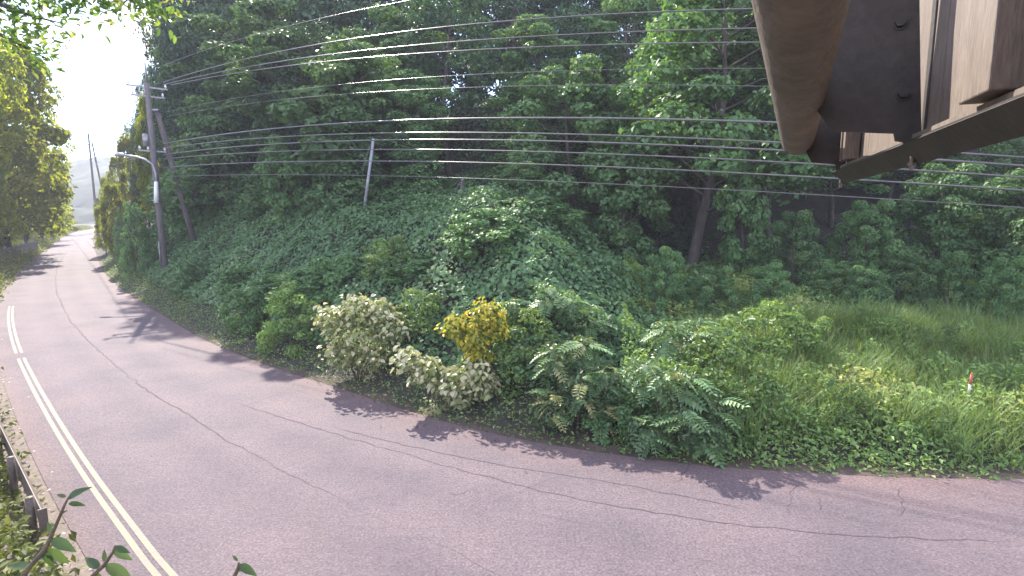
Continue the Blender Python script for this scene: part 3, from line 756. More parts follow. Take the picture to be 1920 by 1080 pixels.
leafy_bush('yellow_leaved_bush', 'upright bright yellow bush above the white-leaved one', 'bush', b0,
           [(-0.45, 1.95, 0.4, 0.34), (0.35, 2.3, 0.45, 0.42), (0.05, 1.7, 0.5, 0.4), (0.15, 1.15, 0.28, 0.45), (0.6, 1.85, 0.3, 0.3)], YELLOW_LEAF, 300, 7, 'leaf_lemon')

def pinnate_mesh(name, mat, length, pairs, seed, arch=0.28):
    """one compound leaf: arched rachis with paired leaflets and one at the tip"""
    rr = np.random.default_rng(seed)
    pos = []; al = []; sz = []
    def at(u): return np.array((u * length, 0, length * (arch * u - arch * 2.1 * u * u)))
    for k in range(pairs):
        u = 0.22 + 0.74 * k / (pairs - 1)
        s = length * 0.30 * (0.75 + 0.5 * math.sin(math.pi * (0.15 + 0.75 * u)))
        for sd in (-1, 1):
            dirv = np.array((0.42, sd * 0.9, -0.12)); dirv /= np.linalg.norm(dirv)
            pos.append(at(u) + dirv * s * 0.5); al.append(dirv); sz.append(s)
    pos.append(at(1.0) + np.array((length * 0.12, 0, -0.02))); al.append((1, 0, -0.4)); sz.append(length * 0.28)
    pos = np.array(pos); N = len(pos)
    n = np.tile((0.1, 0, 1.0), (N, 1)); t = unit(np.array(al, float) - n * np.sum(np.array(al) * n, 1, keepdims=True)); b = np.cross(n, t)
    s = np.array(sz)[:, None]; w = s * 0.24
    Vs = np.stack([pos - t * s * 0.5, pos + b * w - t * s * 0.12 + n * s * 0.05, pos + t * s * 0.5 - n * s * 0.1, pos - b * w - t * s * 0.12 + n * s * 0.05], 1).reshape(-1, 3)
    Fs = np.concatenate([np.arange(N)[:, None] * 4 + np.array([[0, 1, 2]]), np.arange(N)[:, None] * 4 + np.array([[0, 2, 3]])], 0)
    tint = np.repeat(rr.random(N) * 0.9, 4)
    # rachis as a thin strip
    rv = []; 
    for k in range(5):
        c = at(k / 4); rv += [c + np.array((0, -0.006, 0)), c + np.array((0, 0.006, 0))]
    o = len(Vs); rf = []
    for k in range(4): rf += [(o + 2 * k, o + 2 * k + 1, o + 2 * k + 3), (o + 2 * k, o + 2 * k + 3, o + 2 * k + 2)]
    return np_mesh(name, np.concatenate([Vs, rv]), np.concatenate([Fs, rf]), 3, mat, {'tint': np.concatenate([tint, np.full(10, 0.9)])})
PIN = [pinnate_mesh('pinnate_leaf', 'leaf_pinnate', 0.52, 7, 80), pinnate_mesh('pinnate_leaf', 'leaf_pinnate', 0.44, 6, 81, 0.36), pinnate_mesh('pinnate_leaf', 'leaf_pinnate', 0.6, 7, 82, 0.2)]
PIN_PALE = [pinnate_mesh('pinnate_leaf', 'leaf_pinnate_pale', 0.46, 6, 83)]
def pinnate_shrub(label, base, crowns, n_each, seed, pale=0.0):
    rr = np.random.default_rng(seed)
    t = thing('pinnate_shrub', label, 'shrub', base); cl = []
    for (dx, dy, dz) in crowns:
        top = np.array((dx, dy, dz))
        cl.append(top + np.array((0, 0.25, -0.45)))
        stems(t, [[(dx * 0.1, dy * 0.1, -0.1), (dx * 0.55, dy * 0.6, dz * 0.5), top]], 0.025)
        for k in range(n_each):
            a = k * 2.4 + rr.normal(0, 0.3); h = rr.random()
            q = top * (1 - 0.0) + np.array((0, 0, -0.55 * h))
            o = link('leaf', PIN_PALE[0] if rr.random() < pale else PIN[int(rr.integers(0, 3))], t, q)
            s = rr.uniform(0.75, 1.15); o.scale = (s, s, s)
            o.rotation_euler = (rr.normal(0, 0.2), rr.uniform(-0.45, 0.55) + 0.3 * h, a)
    pos, nr, _c = clump_leaves(cl, [0.5] * len(cl), 420, rr, 0.9)
    pos[:, 2] = np.maximum(pos[:, 2], 0.05)
    link('foliage', leaf_mesh('shrub_foliage', pos, nr, 0.13 * (0.6 + 0.7 * rr.random(len(pos))), 'leaf_pinnate', None, rr, aspect=0.42, shape=4), t)
    return t
pinnate_shrub('pinnate-leaved shrub with pale leaf tips right of the yellow bush', bush_base(1085, 826) + np.array((0, 0.5, 0)), [(-0.5, 0.3, 2.0), (0.2, 0.4, 2.2), (0.1, -0.2, 1.5), (-0.55, -0.3, 1.05), (0.6, 0.0, 1.6), (0.55, -0.3, 0.9)], 13, 91, 0.22)
pinnate_shrub('green pinnate-leaved shrub arching low over the shaded road edge', bush_base(1270, 858) + np.array((0, 0.5, 0)), [(0.0, 0.0, 1.75), (-0.5, 0.3, 1.9), (0.5, 0.2, 1.6), (0.15, -0.35, 1.1), (-0.55, -0.35, 0.85), (0.55, -0.35, 0.75), (0.95, 0.0, 1.1)], 14, 92, 0.03)
pinnate_shrub('taller pinnate-leaved shrub behind the white and yellow bushes', bush_base(1010, 770) + np.array((0, 1.2, 0)), [(-0.6, 0.4, 2.2), (0.3, 0.4, 2.6), (0.9, 0.3, 2.4), (1.5, 0.2, 2.0)], 13, 93, 0.05)
pinnate_shrub('pinnate-leaved shrub deep in the thicket before the dark hollow', bush_base(1330, 800) + np.array((0, 1.0, 0)), [(-0.7, 0.2, 1.9), (0.1, 0.3, 1.9), (0.8, 0.4, 1.7)], 13, 94, 0.08)

def shrub_at(label, px, py, s, k, rot, sz=None, dy=0.4):
    b = bush_base(px, py) + np.array((0, dy, -0.05))
    place('shrub', label, 'shrub', SHRUB[k], b, rot, (s, s, sz or s), None, ('stem', 'foliage'))
for n, (px, dist, s_, sz, k, what) in enumerate([(440, 27, 0.8, 0.8, 1, 'leafy clump on the left end of the kudzu bank'), (520, 24, 0.9, 0.7, 1, 'leafy clump in the kudzu above the feathery shrub'), (610, 21.5, 0.9, 0.8, 1, 'leafy clump in the kudzu above the large white-leaved bush'),
        (720, 21, 0.8, 0.75, 0, 'lighter clump in the middle of the kudzu bank'), (800, 19.5, 0.9, 0.8, 1, 'leafy clump in the kudzu right of the large white-leaved bush'), (930, 19, 0.9, 0.9, 1, 'leafy clump in the kudzu above the yellow bush'), (1010, 22.5, 1.1, 0.8, 1, 'leafy clump on top of the kudzu bank')]):
    g = ground_at(px, dist)
    place('kudzu_clump', what, 'vine clump', SHRUB[k], (g[0], g[1], g[2] - 0.1), n * 1.7, (s_ * rng.uniform(1.0, 1.5), s_ * rng.uniform(0.8, 1.2), sz * rng.uniform(0.5, 0.8)), None, ('stem', 'foliage'))
shrub_at('feathery green shrub left of the large white-leaved bush', 540, 672, 0.75, 0, 0.4, 0.85)
shrub_at('dark green shrub behind the large white-leaved bush', 600, 668, 1.0, 1, 1.4, 1.2, 1.6)
shrub_at('green shrub filling the gap between white and yellow bushes', 790, 735, 0.85, 0, 2.4, 0.85, 2.0)
shrub_at('bright green shrub right of the yellow bush', 985, 785, 0.8, 0, 3.4, 0.8, 1.8)
shrub_at('shrub with pale leaves in the kudzu foot left of the feathery shrub', 455, 640, 0.8, 1, 4.4, 0.8, 0.8)
shrub_at('bushy shrub at the foot of the utility pole', 340, 575, 1.1, 1, 5.4, 0.9, 1.6)
shrub_at('low dark shrub under the pinnate leaves at the shaded edge', 1180, 850, 0.6, 1, 0.9, 0.45, 0.9)
shrub_at('yellow-green shrub where the open weeds begin', 1420, 850, 0.85, 0, 1.9, 0.8, 1.6)
shrub_at('leafy shrub in the weeds above the yellow-green shrub', 1480, 770, 0.95, 0, 2.9, 0.75, 1.5)

for n, (px, py, s_, k, sz, what) in enumerate([(1560, 800, 0.8, 0, 0.55, 'low leafy clump in the weeds below the dark hollow'), (1650, 740, 0.9, 1, 0.6, 'round leafy clump in the middle of the open weeds'), (1755, 700, 0.95, 0, 0.7, 'leafy clump behind and left of the snow marker'), (1880, 760, 0.8, 1, 0.6, 'leafy clump right of the snow marker'), (1500, 690, 1.0, 0, 0.8, 'tall leafy clump at the foot of the dark hollow'), (1620, 660, 1.0, 1, 0.75, 'leafy clump in the grass below the rounded hollow shrub'), (1860, 650, 1.1, 0, 0.85, 'tall leafy clump in the grass by the right picture edge')]):
    z_ = 0.5
    for _ in range(8):
        g = G(px, py, z_); z_ = 0.5 * z_ + 0.5 * float(terrain(g[0], g[1])[0])
    place('weed_clump', what, 'weeds', WEED[0], (g[0], g[1], z_ - 0.1), n * 1.1, (s_ * rng.uniform(1.0, 1.5), s_, sz * rng.uniform(1.0, 1.5)), None, ('stem', 'foliage'))

# ------------------------------------------------------------------ left side of the road
def left_at(px, dist):
    return np.array(((px - 960) / F * dist, dist, -0.03))
def left_tree(name, label, meshes, H, px, ytop, dist, rot, wide, cat='tree'):
    g = left_at(px, dist); rr_ = ray(px, ytop); h = CAM[2] + rr_[2] / rr_[1] * dist
    s = h / H
    return place(name, label, cat, meshes, g, rot, (wide, wide, s))
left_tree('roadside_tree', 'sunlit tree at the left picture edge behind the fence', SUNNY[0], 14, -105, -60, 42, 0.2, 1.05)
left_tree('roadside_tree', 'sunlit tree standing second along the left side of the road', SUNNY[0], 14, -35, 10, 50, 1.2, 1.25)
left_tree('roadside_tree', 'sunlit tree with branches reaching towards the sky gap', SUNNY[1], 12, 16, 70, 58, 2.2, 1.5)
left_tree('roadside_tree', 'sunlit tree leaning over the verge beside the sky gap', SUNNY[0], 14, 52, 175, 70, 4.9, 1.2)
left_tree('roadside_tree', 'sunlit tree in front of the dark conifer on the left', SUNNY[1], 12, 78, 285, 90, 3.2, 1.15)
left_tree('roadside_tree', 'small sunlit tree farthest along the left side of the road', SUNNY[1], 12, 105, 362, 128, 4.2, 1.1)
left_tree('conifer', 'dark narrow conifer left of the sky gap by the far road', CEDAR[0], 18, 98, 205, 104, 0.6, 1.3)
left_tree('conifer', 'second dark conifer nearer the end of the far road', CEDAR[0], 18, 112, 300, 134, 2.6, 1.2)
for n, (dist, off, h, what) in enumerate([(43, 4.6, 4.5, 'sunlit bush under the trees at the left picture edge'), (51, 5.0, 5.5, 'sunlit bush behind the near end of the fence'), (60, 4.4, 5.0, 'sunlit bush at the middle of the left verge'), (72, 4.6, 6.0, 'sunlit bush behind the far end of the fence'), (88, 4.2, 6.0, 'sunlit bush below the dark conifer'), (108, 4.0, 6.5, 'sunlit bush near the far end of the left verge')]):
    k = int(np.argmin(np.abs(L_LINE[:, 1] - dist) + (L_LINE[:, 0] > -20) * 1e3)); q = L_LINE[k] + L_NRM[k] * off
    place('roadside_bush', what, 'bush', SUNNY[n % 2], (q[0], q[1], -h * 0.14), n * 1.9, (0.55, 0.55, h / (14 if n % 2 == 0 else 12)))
# sunlit verge between fence and road
r = np.random.default_rng(202)
def left_scatter(n, o0, o1, i0, i1):
    i = r.integers(i0, i1, n); o = o0 + (o1 - o0) * r.random(n)
    return L_LINE[i] + L_NRM[i] * o[:, None] + r.normal(0, 0.2, (n, 2))
far_i = int(np.argmin(np.sum((L_LINE - np.array((-26.3, 29.1))) ** 2, 1)))
p = left_scatter(24000, 0.8, 4.6, far_i + 6, len(L_LINE) - 40)
hh = r.random(len(p)) * np.clip(np.array([np.min(np.sum((L_LINE[::3] - q) ** 2, 1)) for q in p]) ** 0.5 - 0.6, 0.15, 1.3)
pos = np.stack([p[:, 0], p[:, 1], hh], 1)
o = link('verge_growth', leaf_mesh('verge_growth', pos, np.tile((0.2, -0.3, 1.0), (len(p), 1)), 0.26 * (0.6 + 0.8 * r.random(len(p))), 'leaf_verge', None, r, aspect=0.5, shape=4))
tag(o, 'sunlit yellow-green growth along the left edge of the far road', 'weeds', kind='stuff')
near_i = int(np.argmin(np.sum((L_LINE - G(330, 1080)[:2]) ** 2, 1)))
p = left_scatter(50000, 1.2, 4.6, near_i - 6, far_i + 6)
rise = np.clip((np.array([np.min(np.sum((L_LINE[::3] - q) ** 2, 1)) for q in p]) ** 0.5 - 1.05) / 0.45, 0.15, 1)
e = np.abs(np.sin(p[:, 0] * 1.1 + p[:, 1] * 0.7))
hh = 0.04 + r.random(len(p)) * (0.3 + 0.6 * e) * rise
o = link('verge_weeds', leaf_mesh('verge_weeds', np.stack([p[:, 0], p[:, 1], hh], 1), np.tile((0.1, -0.2, 1.0), (len(p), 1)), 0.12 * (0.6 + 0.9 * r.random(len(p))), 'leaf_verge', None, r, aspect=0.5, shape=4))
tag(o, 'sunlit weeds behind the guard rail in the bottom left corner', 'weeds', kind='stuff')
# pebbles on the shoulder: too many and too small to pick apart
p = left_scatter(420, 0.75, 1.7, near_i - 4, far_i - 10)
pm = MB()
for x, y in p:
    s = random.uniform(0.012, 0.04); c = np.array((x, y, -0.012 + s * 0.35))
    Vp = [c + np.array((math.cos(a) * s * random.uniform(0.7, 1.2), math.sin(a) * s * random.uniform(0.7, 1.2), -s * 0.3)) for a in np.linspace(0, 5.24, 6)] + [c + np.array((0, 0, s * 0.6))]
    pm.add(Vp, [(k, (k + 1) % 6, 6) for k in range(6)])
tag(pm.build('shoulder_pebbles', 'pebble_stone', None, True), 'scattered pebbles on the gravel shoulder', 'pebbles', kind='stuff')

# guard rail in the lower left
a_end = G(78, 955, 0.62); b_far = G(-2, 792, 0.62)
dirv = (b_far - a_end); dirv[2] = 0; Lr = np.linalg.norm(dirv); dirv /= Lr
side = np.array((dirv[1], -dirv[0], 0))
if side[0] < 0: side = -side
t = thing('guard_rail', 'dark brown guard rail ending beside the gravel shoulder', 'guard rail', (a_end[0], a_end[1], 0))
def rail_poly(o):
    prof = [(0.0, -0.17), (0.045, -0.10), (0.0, 0.0), (0.045, 0.10), (0.0, 0.17), (-0.012, 0.17), (0.033, 0.10), (-0.012, 0.0), (0.033, -0.10), (-0.012, -0.17)]
    return [o + side * a + np.array((0, 0, b)) for a, b in prof]
mb = MB(); mb.prism(rail_poly(np.array((0, 0, 0.45))), dirv * 9.0); mb.build('rail', 'rail_paint', t)
for k in range(5):
    mb = MB(); c = dirv * (0.35 + 2.1 * k) - side * 0.09
    mb.tube([c + np.array((0, 0, -0.4)), c + np.array((0, 0, 0.72))], 0.057, 10); mb.build('post', 'rail_paint', t, True)
mb = MB(); mb.prism([side * 0.06 + np.array((0, 0, 0.27)), side * 0.06 + np.array((0, 0, 0.63)), -side * 0.05 + np.array((0, 0, 0.63)), -side * 0.05 + np.array((0, 0, 0.27))], -dirv * 0.02); mb.build('end_cap', 'rail_paint', t)

# picket fence in front of the left-hand trees
fa = left_at(-95, 40); fb = left_at(72, 72)
fd = fb - fa; fl = np.linalg.norm(fd[:2]); fdn = fd / fl
t = thing('fence', 'grey metal picket fence below the sunlit trees on the left', 'fence', (fa[0], fa[1], 0))
for zz in (0.35, 1.45):
    mb = MB(); mb.tube([np.array((0, 0, zz)), fdn * fl + np.array((0, 0, zz))], 0.035, 6); mb.build('rail', 'fence_metal', t, True)
pick = MB().box((0, 0, 0.9), (0.07, 0.07, 1.3)).mesh('picket', 'fence_metal')
postm = MB().box((0, 0, 0.85), (0.13, 0.13, 1.8)).mesh('post', 'fence_metal')
npk = int(fl / 0.33)
for k in range(npk):
    link('post' if k % 8 == 0 else 'picket', postm if k % 8 == 0 else pick, t, fdn * (fl * k / npk))

# ------------------------------------------------------------------ utility poles, lamp, wires
pole_g = G(310, 545); pole_x, pole_y = pole_g[0], pole_g[1]
pz = float(terrain(pole_x, pole_y)[0])
pole_top = on_plane(305, 118, pole_g, pole_g + np.array((1.0, 0, 0)))[2]
t = thing('utility_pole', 'tall concrete utility pole carrying the wires and street lamp', 'utility pole', (pole_x, pole_y, 0))
mb = MB(); mb.tube([(0.12, 0, -0.3), (0, 0, pole_top * 0.5), (-0.1, 0, pole_top - 1.2)], [0.21, 0.18, 0.15], 16); shaft = mb.build('shaft', 'concrete', t, True)
mb = MB(); mb.tube([(-0.1, 0, pole_top - 1.25), (-0.1, 0, pole_top)], 0.05, 8); mb.build('lightning_rod', 'galvanised', t, True)
wire_dir = np.array((16.0 - pole_x, 11.2 - pole_y, 0)); wire_dir /= np.linalg.norm(wire_dir)
cross_dir = np.array((-wire_dir[1], wire_dir[0], 0))
mid_dir = unit(np.array((0.75, 0.66, 0)))
for zz, ln in ((pole_top - 1.45, 2.2), (pole_top - 2.0, 1.8), (8.9, 1.5)):
    mb = MB(); mb.box((-0.08, 0, zz), (ln, 0.09, 0.09), [mid_dir, np.array((-mid_dir[1], mid_dir[0], 0)), (0, 0, 1)])
    arm = mb.build('crossarm', 'galvanised', t)
    for u in (-0.45, -0.15, 0.45):
        c = mid_dir * ln * u + np.array((-0.08, 0, zz + 0.045))
        m2 = MB(); m2.tube([c, c + np.array((0, 0, 0.06)), c + np.array((0, 0, 0.08)), c + np.array((0, 0, 0.14)), c + np.array((0, 0, 0.16)), c + np.array((0, 0, 0.24))], [0.03, 0.03, 0.07, 0.07, 0.045, 0.04], 8)
        m2.build('insulator', 'porcelain', arm, True)
mb = MB(); mb.tube([(-0.35, -0.1, 9.2), (-0.35, -0.1, 9.95)], 0.2, 14); mb.build('junction_box', 'galvanised', t, True)
mb = MB(); mb.tube([(-0.02, -0.24, 1.6), (-0.02, -0.23, 3.2)], 0.035, 8); mb.build('conduit', 'galvanised', t, True)
# street lamp arm clamped to the pole
lp = [on_plane(x, y, pole_g - np.array((0, 0.35, 0)), pole_g + np.array((1, -0.35, 0))) for x, y in ((293, 380), (293, 345), (292, 325), (286, 308), (272, 299), (256, 294), (243, 292), (232, 291))]
lamp = thing('street_lamp', 'white curved-arm street lamp on the utility pole', 'street lamp', lp[0])
base = lp[0]
mb = MB(); mb.tube([q - base for q in lp[1:]], 0.06, 10); mb.build('arm', 'steel_pole', lamp, True)
mb = MB(); mb.tube([lp[0] - base, (lp[0] + lp[1]) / 2 - base, lp[1] - base + np.array((0, 0, 0.15))], [0.13, 0.13, 0.10], 12); mb.build('mounting_sleeve', 'porcelain', lamp, True)
hd = unit(lp[-1] - lp[-2]); c = lp[-1] - base + hd * 0.22
mb = MB(); mb.tube([c - hd * 0.3, c - hd * 0.2, c, c + hd * 0.25, c + hd * 0.34], [0.06, 0.11, 0.14, 0.11, 0.03], 12); mb.build('lamp_head', 'galvanised', lamp, True)
for zz in (0.15, 0.95):
    mb = MB(); mb.box(np.array((pole_x + 0.05, pole_y - 0.2, lp[0][2] + zz)) - base, (0.5, 0.3, 0.06)); mb.build('clamp', 'galvanised', lamp)
# slanting brace pole
ba = on_plane(358, 432, pole_g + np.array((0, 2.5, 0)), pole_g + np.array((1, 2.5, 0))); bb = np.array((pole_x + 0.25, pole_y + 0.25, pole_top - 2.8))
t = thing('brace_pole', 'slanting brown brace pole leaning against the utility pole', 'pole', (ba[0], ba[1], 0))
ext = ba + (ba - bb) * (1.0 / np.linalg.norm(ba - bb)) * 4.0
mb = MB(); mb.tube([ext - np.array((ba[0], ba[1], 0)), bb - np.array((ba[0], ba[1], 0))], [0.2, 0.15], 14); mb.build('shaft', 'old_concrete', t, True)
mb = MB(); mb.box(bb - np.array((ba[0], ba[1], 0)), (0.5, 0.5, 0.08)); mb.build('clamp_band', 'galvanised', t)
# distant pole with its own brace
dp = np.array(((187 - 960) / F * 150, 150, 0))
def zrow(px, py, dist): q = ray(px, py); return CAM[2] + q[2] / q[1] * dist
t = thing('utility_pole', 'distant dark utility pole silhouetted against the sky gap', 'utility pole', dp)
mb = MB(); mb.tube([(0, 0, 0), (0, 0, zrow(187, 250, 150))], [0.3, 0.22], 10); mb.build('shaft', 'dark_pole', t, True)
mb = MB(); mb.box((-0.9, 0, zrow(187, 271, 150)), (2.4, 0.16, 0.2)); mb.build('crossarm', 'dark_pole', t)
mb = MB(); mb.tube([(3.2, 0.6, 0), (0.6, 0.2, zrow(187, 268, 150))], [0.26, 0.2], 8); mb.build('brace', 'dark_pole', t, True)
# leaning steel poles in the undergrowth
def lean_pole(label, a, b, dist, rad, mat='steel_pole'):
    pa, pb = [CAM + ray(*q) * (dist / ray(*q)[1]) for q in (a, b)]
    gz = float(terrain(pa[0], pa[1])[0]); dd = pb - pa
    foot = pa + dd * ((gz - 0.3 - pa[2]) / dd[2])
    t = thing('leaning_pole', label, 'pole', foot)
    mb = MB(); mb.tube([(0, 0, 0), pb - foot], [rad, rad * 0.9], 12); mb.build('shaft', mat, t, True)
    mb = MB(); mb.tube([pb - foot, pb - foot + np.array((0, 0, 0.05))], [rad * 1.15, rad * 0.6], 12); mb.build('cap', 'steel_pole', t, True)
    mb = MB(); k = (pb - foot); mb.tube([k * 0.95 + np.array((-0.08, -0.05, 0)), k * 0.75 + np.array((-0.25, -0.1, 0)), k * 0.5 + np.array((-0.28, -0.1, 0))], 0.018, 5); mb.build('cable', 'cable_sheath', t, True)
lean_pole('leaning grey steel pole rising out of the kudzu', (685, 375), (700, 262), 27.5, 0.075)
lean_pole('short faint leaning pole right of the taller grey one', (863, 372), (867, 338), 27.0, 0.08, 'old_concrete')

# wires
plane_a = np.array((pole_x, pole_y, 0)); plane_b = np.array((16.0, 11.2, 0))
def wire(label, pxs, rad, shift=0.0, start=None):
    n = np.array((wire_dir[1], -wire_dir[0], 0)) * shift
    pts = [on_plane(x, y, plane_a + n, plane_b + n) for x, y in pxs]
    # smooth through the points by height along the wire
    s = np.array([np.dot(q - pts[0], wire_dir) for q in pts]); zz = np.array([q[2] for q in pts])
    cf = np.polyfit(s, zz, 2 if len(s) > 2 else 1)
    ss = np.linspace(s[0], s[-1], 28)
    line = [np.array((pts[0][0] + wire_dir[0] * u, pts[0][1] + wire_dir[1] * u, np.polyval(cf, u))) for u in ss]
    mb = MB(); mb.tube(line, rad, 6)
    o = mb.build('overhead_wire', 'cable_sheath', None, True)
    tag(o, label, 'wire', 'overhead wires along the road')
# heights are read from the photograph
wire('topmost thin overhead wire crossing the upper left forest', [(308, 122), (420, 82), (600, 35), (775, 0), (900, -22)], 0.012)
wire('uppermost thick overhead wire running into the sign pipe', [(306, 152), (480, 112), (740, 62), (1000, 32), (1250, 17), (1440, 14), (1960, 20)], 0.022)
wire('second thick overhead wire below the uppermost', [(306, 155), (480, 132), (740, 88), (1000, 64), (1250, 51), (1440, 48), (1960, 60)], 0.020, 0.1)
wire('third thick overhead wire below the uppermost', [(320, 156), (480, 139), (740, 105), (1000, 84), (1250, 75), (1440, 76), (1960, 92)], 0.020, 0.2)
wire('faint wire high between the thick wires and lower bundle', [(312, 205), (480, 188), (740, 152), (1000, 128), (1250, 120), (1440, 124), (1960, 150)], 0.011)
wire('second faint wire above the lower bundle', [(312, 215), (480, 200), (740, 172), (1000, 158), (1250, 152), (1440, 155), (1960, 190)], 0.011, 0.1)
wire('topmost cable of the lower bundle with rough lashing', [(306, 266), (480, 252), (740, 230), (1000, 217), (1250, 214), (1440, 222), (1960, 268)], 0.035)
wire('second cable of the lower bundle', [(306, 276), (480, 263), (740, 251), (1000, 249), (1250, 252), (1440, 262), (1960, 305)], 0.026, 0.08)
wire('third brighter cable of the lower bundle', [(306, 288), (480, 276), (740, 265), (1000, 262), (1250, 266), (1440, 276), (1960, 322)], 0.030, 0.1)
wire('fourth cable of the lower bundle', [(306, 296), (480, 290), (740, 283), (1000, 282), (1250, 288), (1440, 296), (1960, 345)], 0.024, 0.15)
wire('fifth cable of the lower bundle', [(306, 312), (480, 309), (740, 304), (1000, 306), (1250, 313), (1440, 322), (1960, 368)], 0.024, 0.2)
wire('lowest faint cable of the lower bundle', [(306, 330), (480, 330), (740, 332), (1000, 338), (1250, 346), (1440, 356), (1960, 398)], 0.013, 0.2)
# wires on towards the distant pole
def far_wire(label, a, b, sag, rad):
    a = np.array(a, float); b = np.array(b, float)
    pts = [a + (b - a) * u - np.array((0, 0, sag * 4 * u * (1 - u))) for u in np.linspace(0, 1, 20)]
    o = MB().tube(pts, rad, 5).build('overhead_wire', 'cable_sheath', None, True)
    tag(o, label, 'wire', 'overhead wires along the road')
far_wire('wire from the utility pole to the distant pole, upper', (pole_x, pole_y, pole_top - 1.3), dp + np.array((-1.5, 0, zrow(187, 270, 150))), 1.2, 0.02)
far_wire('wire from the utility pole to the distant pole, lower', (pole_x, pole_y, 9.0), dp + np.array((0, 0, zrow(187, 300, 150))), 1.2, 0.02)

# snow marker post in the weeds
ma = bush_base(1797, 880) ; ma = ground_at(1797, 12.2)
r1, r2 = ray(1797, 855), ray(1822, 702)
qa = CAM + r1 * (12.2 / r1[1]); qb = CAM + r2 * (12.2 / r2[1])
foot = qa + (qb - qa) * ((ma[2] - 0.2 - qa[2]) / (qb[2] - qa[2]))
t = thing('snow_marker', 'thin red and white snow marker leaning in the weeds', 'marker post', foot)
vv = qb - foot
cuts = np.linspace(0, 1, 7)
for k in range(6):
    mb = MB(); mb.tube([vv * cuts[k], vv * cuts[k + 1]], 0.024, 10); mb.build('band', 'marker_red' if k % 2 else 'marker_white', t, True)
mb = MB(); mb.tube([vv, vv * 1.02], [0.026, 0.012], 10); mb.build('cap', 'marker_red', t, True)

# ------------------------------------------------------------------ cantilever road sign beside the camera
ZU = np.array((0, 0, 1.0))
U = np.array((0.45, 0.893, 0.0)); NR = np.array((0.893, -0.45, 0.0))          # along the pipe arm, and to its right
pipe_far = np.array((1.56, 3.13, 5.40)); pr = 0.082; zc = pipe_far[2]
PU = np.array((0.361, 0.9326, 0.0)); PN = np.array((0.9326, -0.361, 0.0))      # along the sign panel, and behind it
zb = 5.165; pan_far = np.array((1.74, 2.95, zb))
mast = pipe_far - U * 6.0
O = np.array((mast[0], mast[1], 0))
sg = thing('road_sign', 'brown steel road sign frame on a pipe arm overhead at right', 'sign', O)
def L3(u, n, z): return pipe_far - O + U * u + NR * n + ZU * (z - zc)
def PL(t, n, z): return pan_far - O - PU * t + PN * n + ZU * z                 # t from the far end, z above the bottom edge
PAX = [PN, PU, ZU]
mb = MB(); mb.tube([L3(-6.2, 0, zc), L3(-3.0, 0, zc), L3(-1.2, 0, zc), L3(0.0, 0, zc)], pr, 56, False)
pipe = mb.build('pipe_arm', 'brown_pipe', sg, True)
mb = MB(); mb.tube([L3(-0.002, 0, zc), L3(0.006, 0, zc)], [pr * 1.015, pr * 0.98], 56); mb.build('end_cap', 'brown_paint', pipe)
mb = MB(); mb.tube([(0, 0, -0.6), (0, 0, zc + 0.5)], [0.17, 0.14], 24); mb.build('mast', 'brown_pipe', sg, True)
for k in range(8):
    t0, t1 = -0.03 + 0.46 * k, -0.03 + 0.46 * (k + 1) - 0.005
    mb = MB(); mb.box(PL((t0 + t1) / 2, 0.008, 0.80), (0.012, t1 - t0, 1.55), PAX); mb.build('sign_panel', 'panel_back', sg)
mb = MB()
mb.prism([PL(-0.07, -0.058, 0.052), PL(-0.07, -0.004, -0.008), PL(-0.07, 0.002, -0.004), PL(-0.07, -0.052, 0.056)], -PU * 3.75)
mb.box(PL(1.8, -0.026, 0.059), (0.05, 3.75, 0.005), PAX)
mb.build('bottom_channel', 'brown_paint', sg)
mb = MB(); mb.box(PL(1.8, -0.030, 0.072), (0.004, 3.72, 0.014), PAX); mb.box(PL(1.8, -0.014, 0.081), (0.034, 3.72, 0.004), PAX); mb.build('edge_lip', 'panel_back', sg)
for t_, w_ in ((0.16, 0.022), (0.25, 0.05), (1.80, 0.17), (2.6, 0.17), (3.3, 0.17)):
    mb = MB(); mb.box(PL(t_, -0.034, 0.84), (0.064, w_, 1.5), PAX); mb.build('stiffener', 'panel_back', sg, bevel=0.004)
def plate_nz(px, py, u=-1.30):
    q = ray(px, py); org = pipe_far + U * u; k = np.dot(org - CAM, U) / np.dot(q, U); w = CAM + q * k - org
    return (float(np.dot(w, NR)), float(zc + w[2]))
# two clamp plates from pipe to frame (outline read where the near plate stands, used for both)
PLATE = [plate_nz(*q) for q in ((1615, -150), (1600, -40), (1562, 85), (1540, 168), (1514, 183), (1561, 246), (1676, 250), (1678, 264), (1728, 272), (1722, -150))]
BOLT = [plate_nz(1688, 42), plate_nz(1694, 175)]
for u, sc in ((-1.30, 1.0), (-0.05, 0.66)):
    fit = lambda q: (q[0] * (sc if q[0] > 0 else 1.0), q[1])
    mb = MB(); mb.prism([L3(u, *fit(q)) for q in PLATE], U * 0.012); pl = mb.build('clamp_plate', 'brown_paint', sg)
    for q in BOLT:
        n_, z_ = fit(q); m2 = MB(); m2.tube([L3(u - 0.003, n_, z_), L3(u, n_, z_)], 0.024, 16); m2.tube([L3(u - 0.016, n_, z_), L3(u - 0.003, n_, z_)], 0.016, 6); m2.build('bolt', 'brown_paint', pl)
    n_, z_ = fit(PLATE[8]); n_ += 0.012
    mb = MB(); mb.box(L3(u + 0.02, n_, zb + 0.55), (0.022, 0.055, 1.08), [NR, U, ZU]); mb.build('angle_bracket', 'brown_paint', sg, bevel=0.003)
    m2 = MB(); m2.tube([L3(u + 0.02, n_ - 0.03, zb - 0.028), L3(u + 0.02, n_ - 0.03, zb + 0.02)], 0.007, 10); m2.tube([L3(u + 0.02, n_ - 0.03, zb - 0.012), L3(u + 0.02, n_ - 0.03, zb - 0.003)], 0.013, 6); m2.build('bolt', 'panel_back', sg)

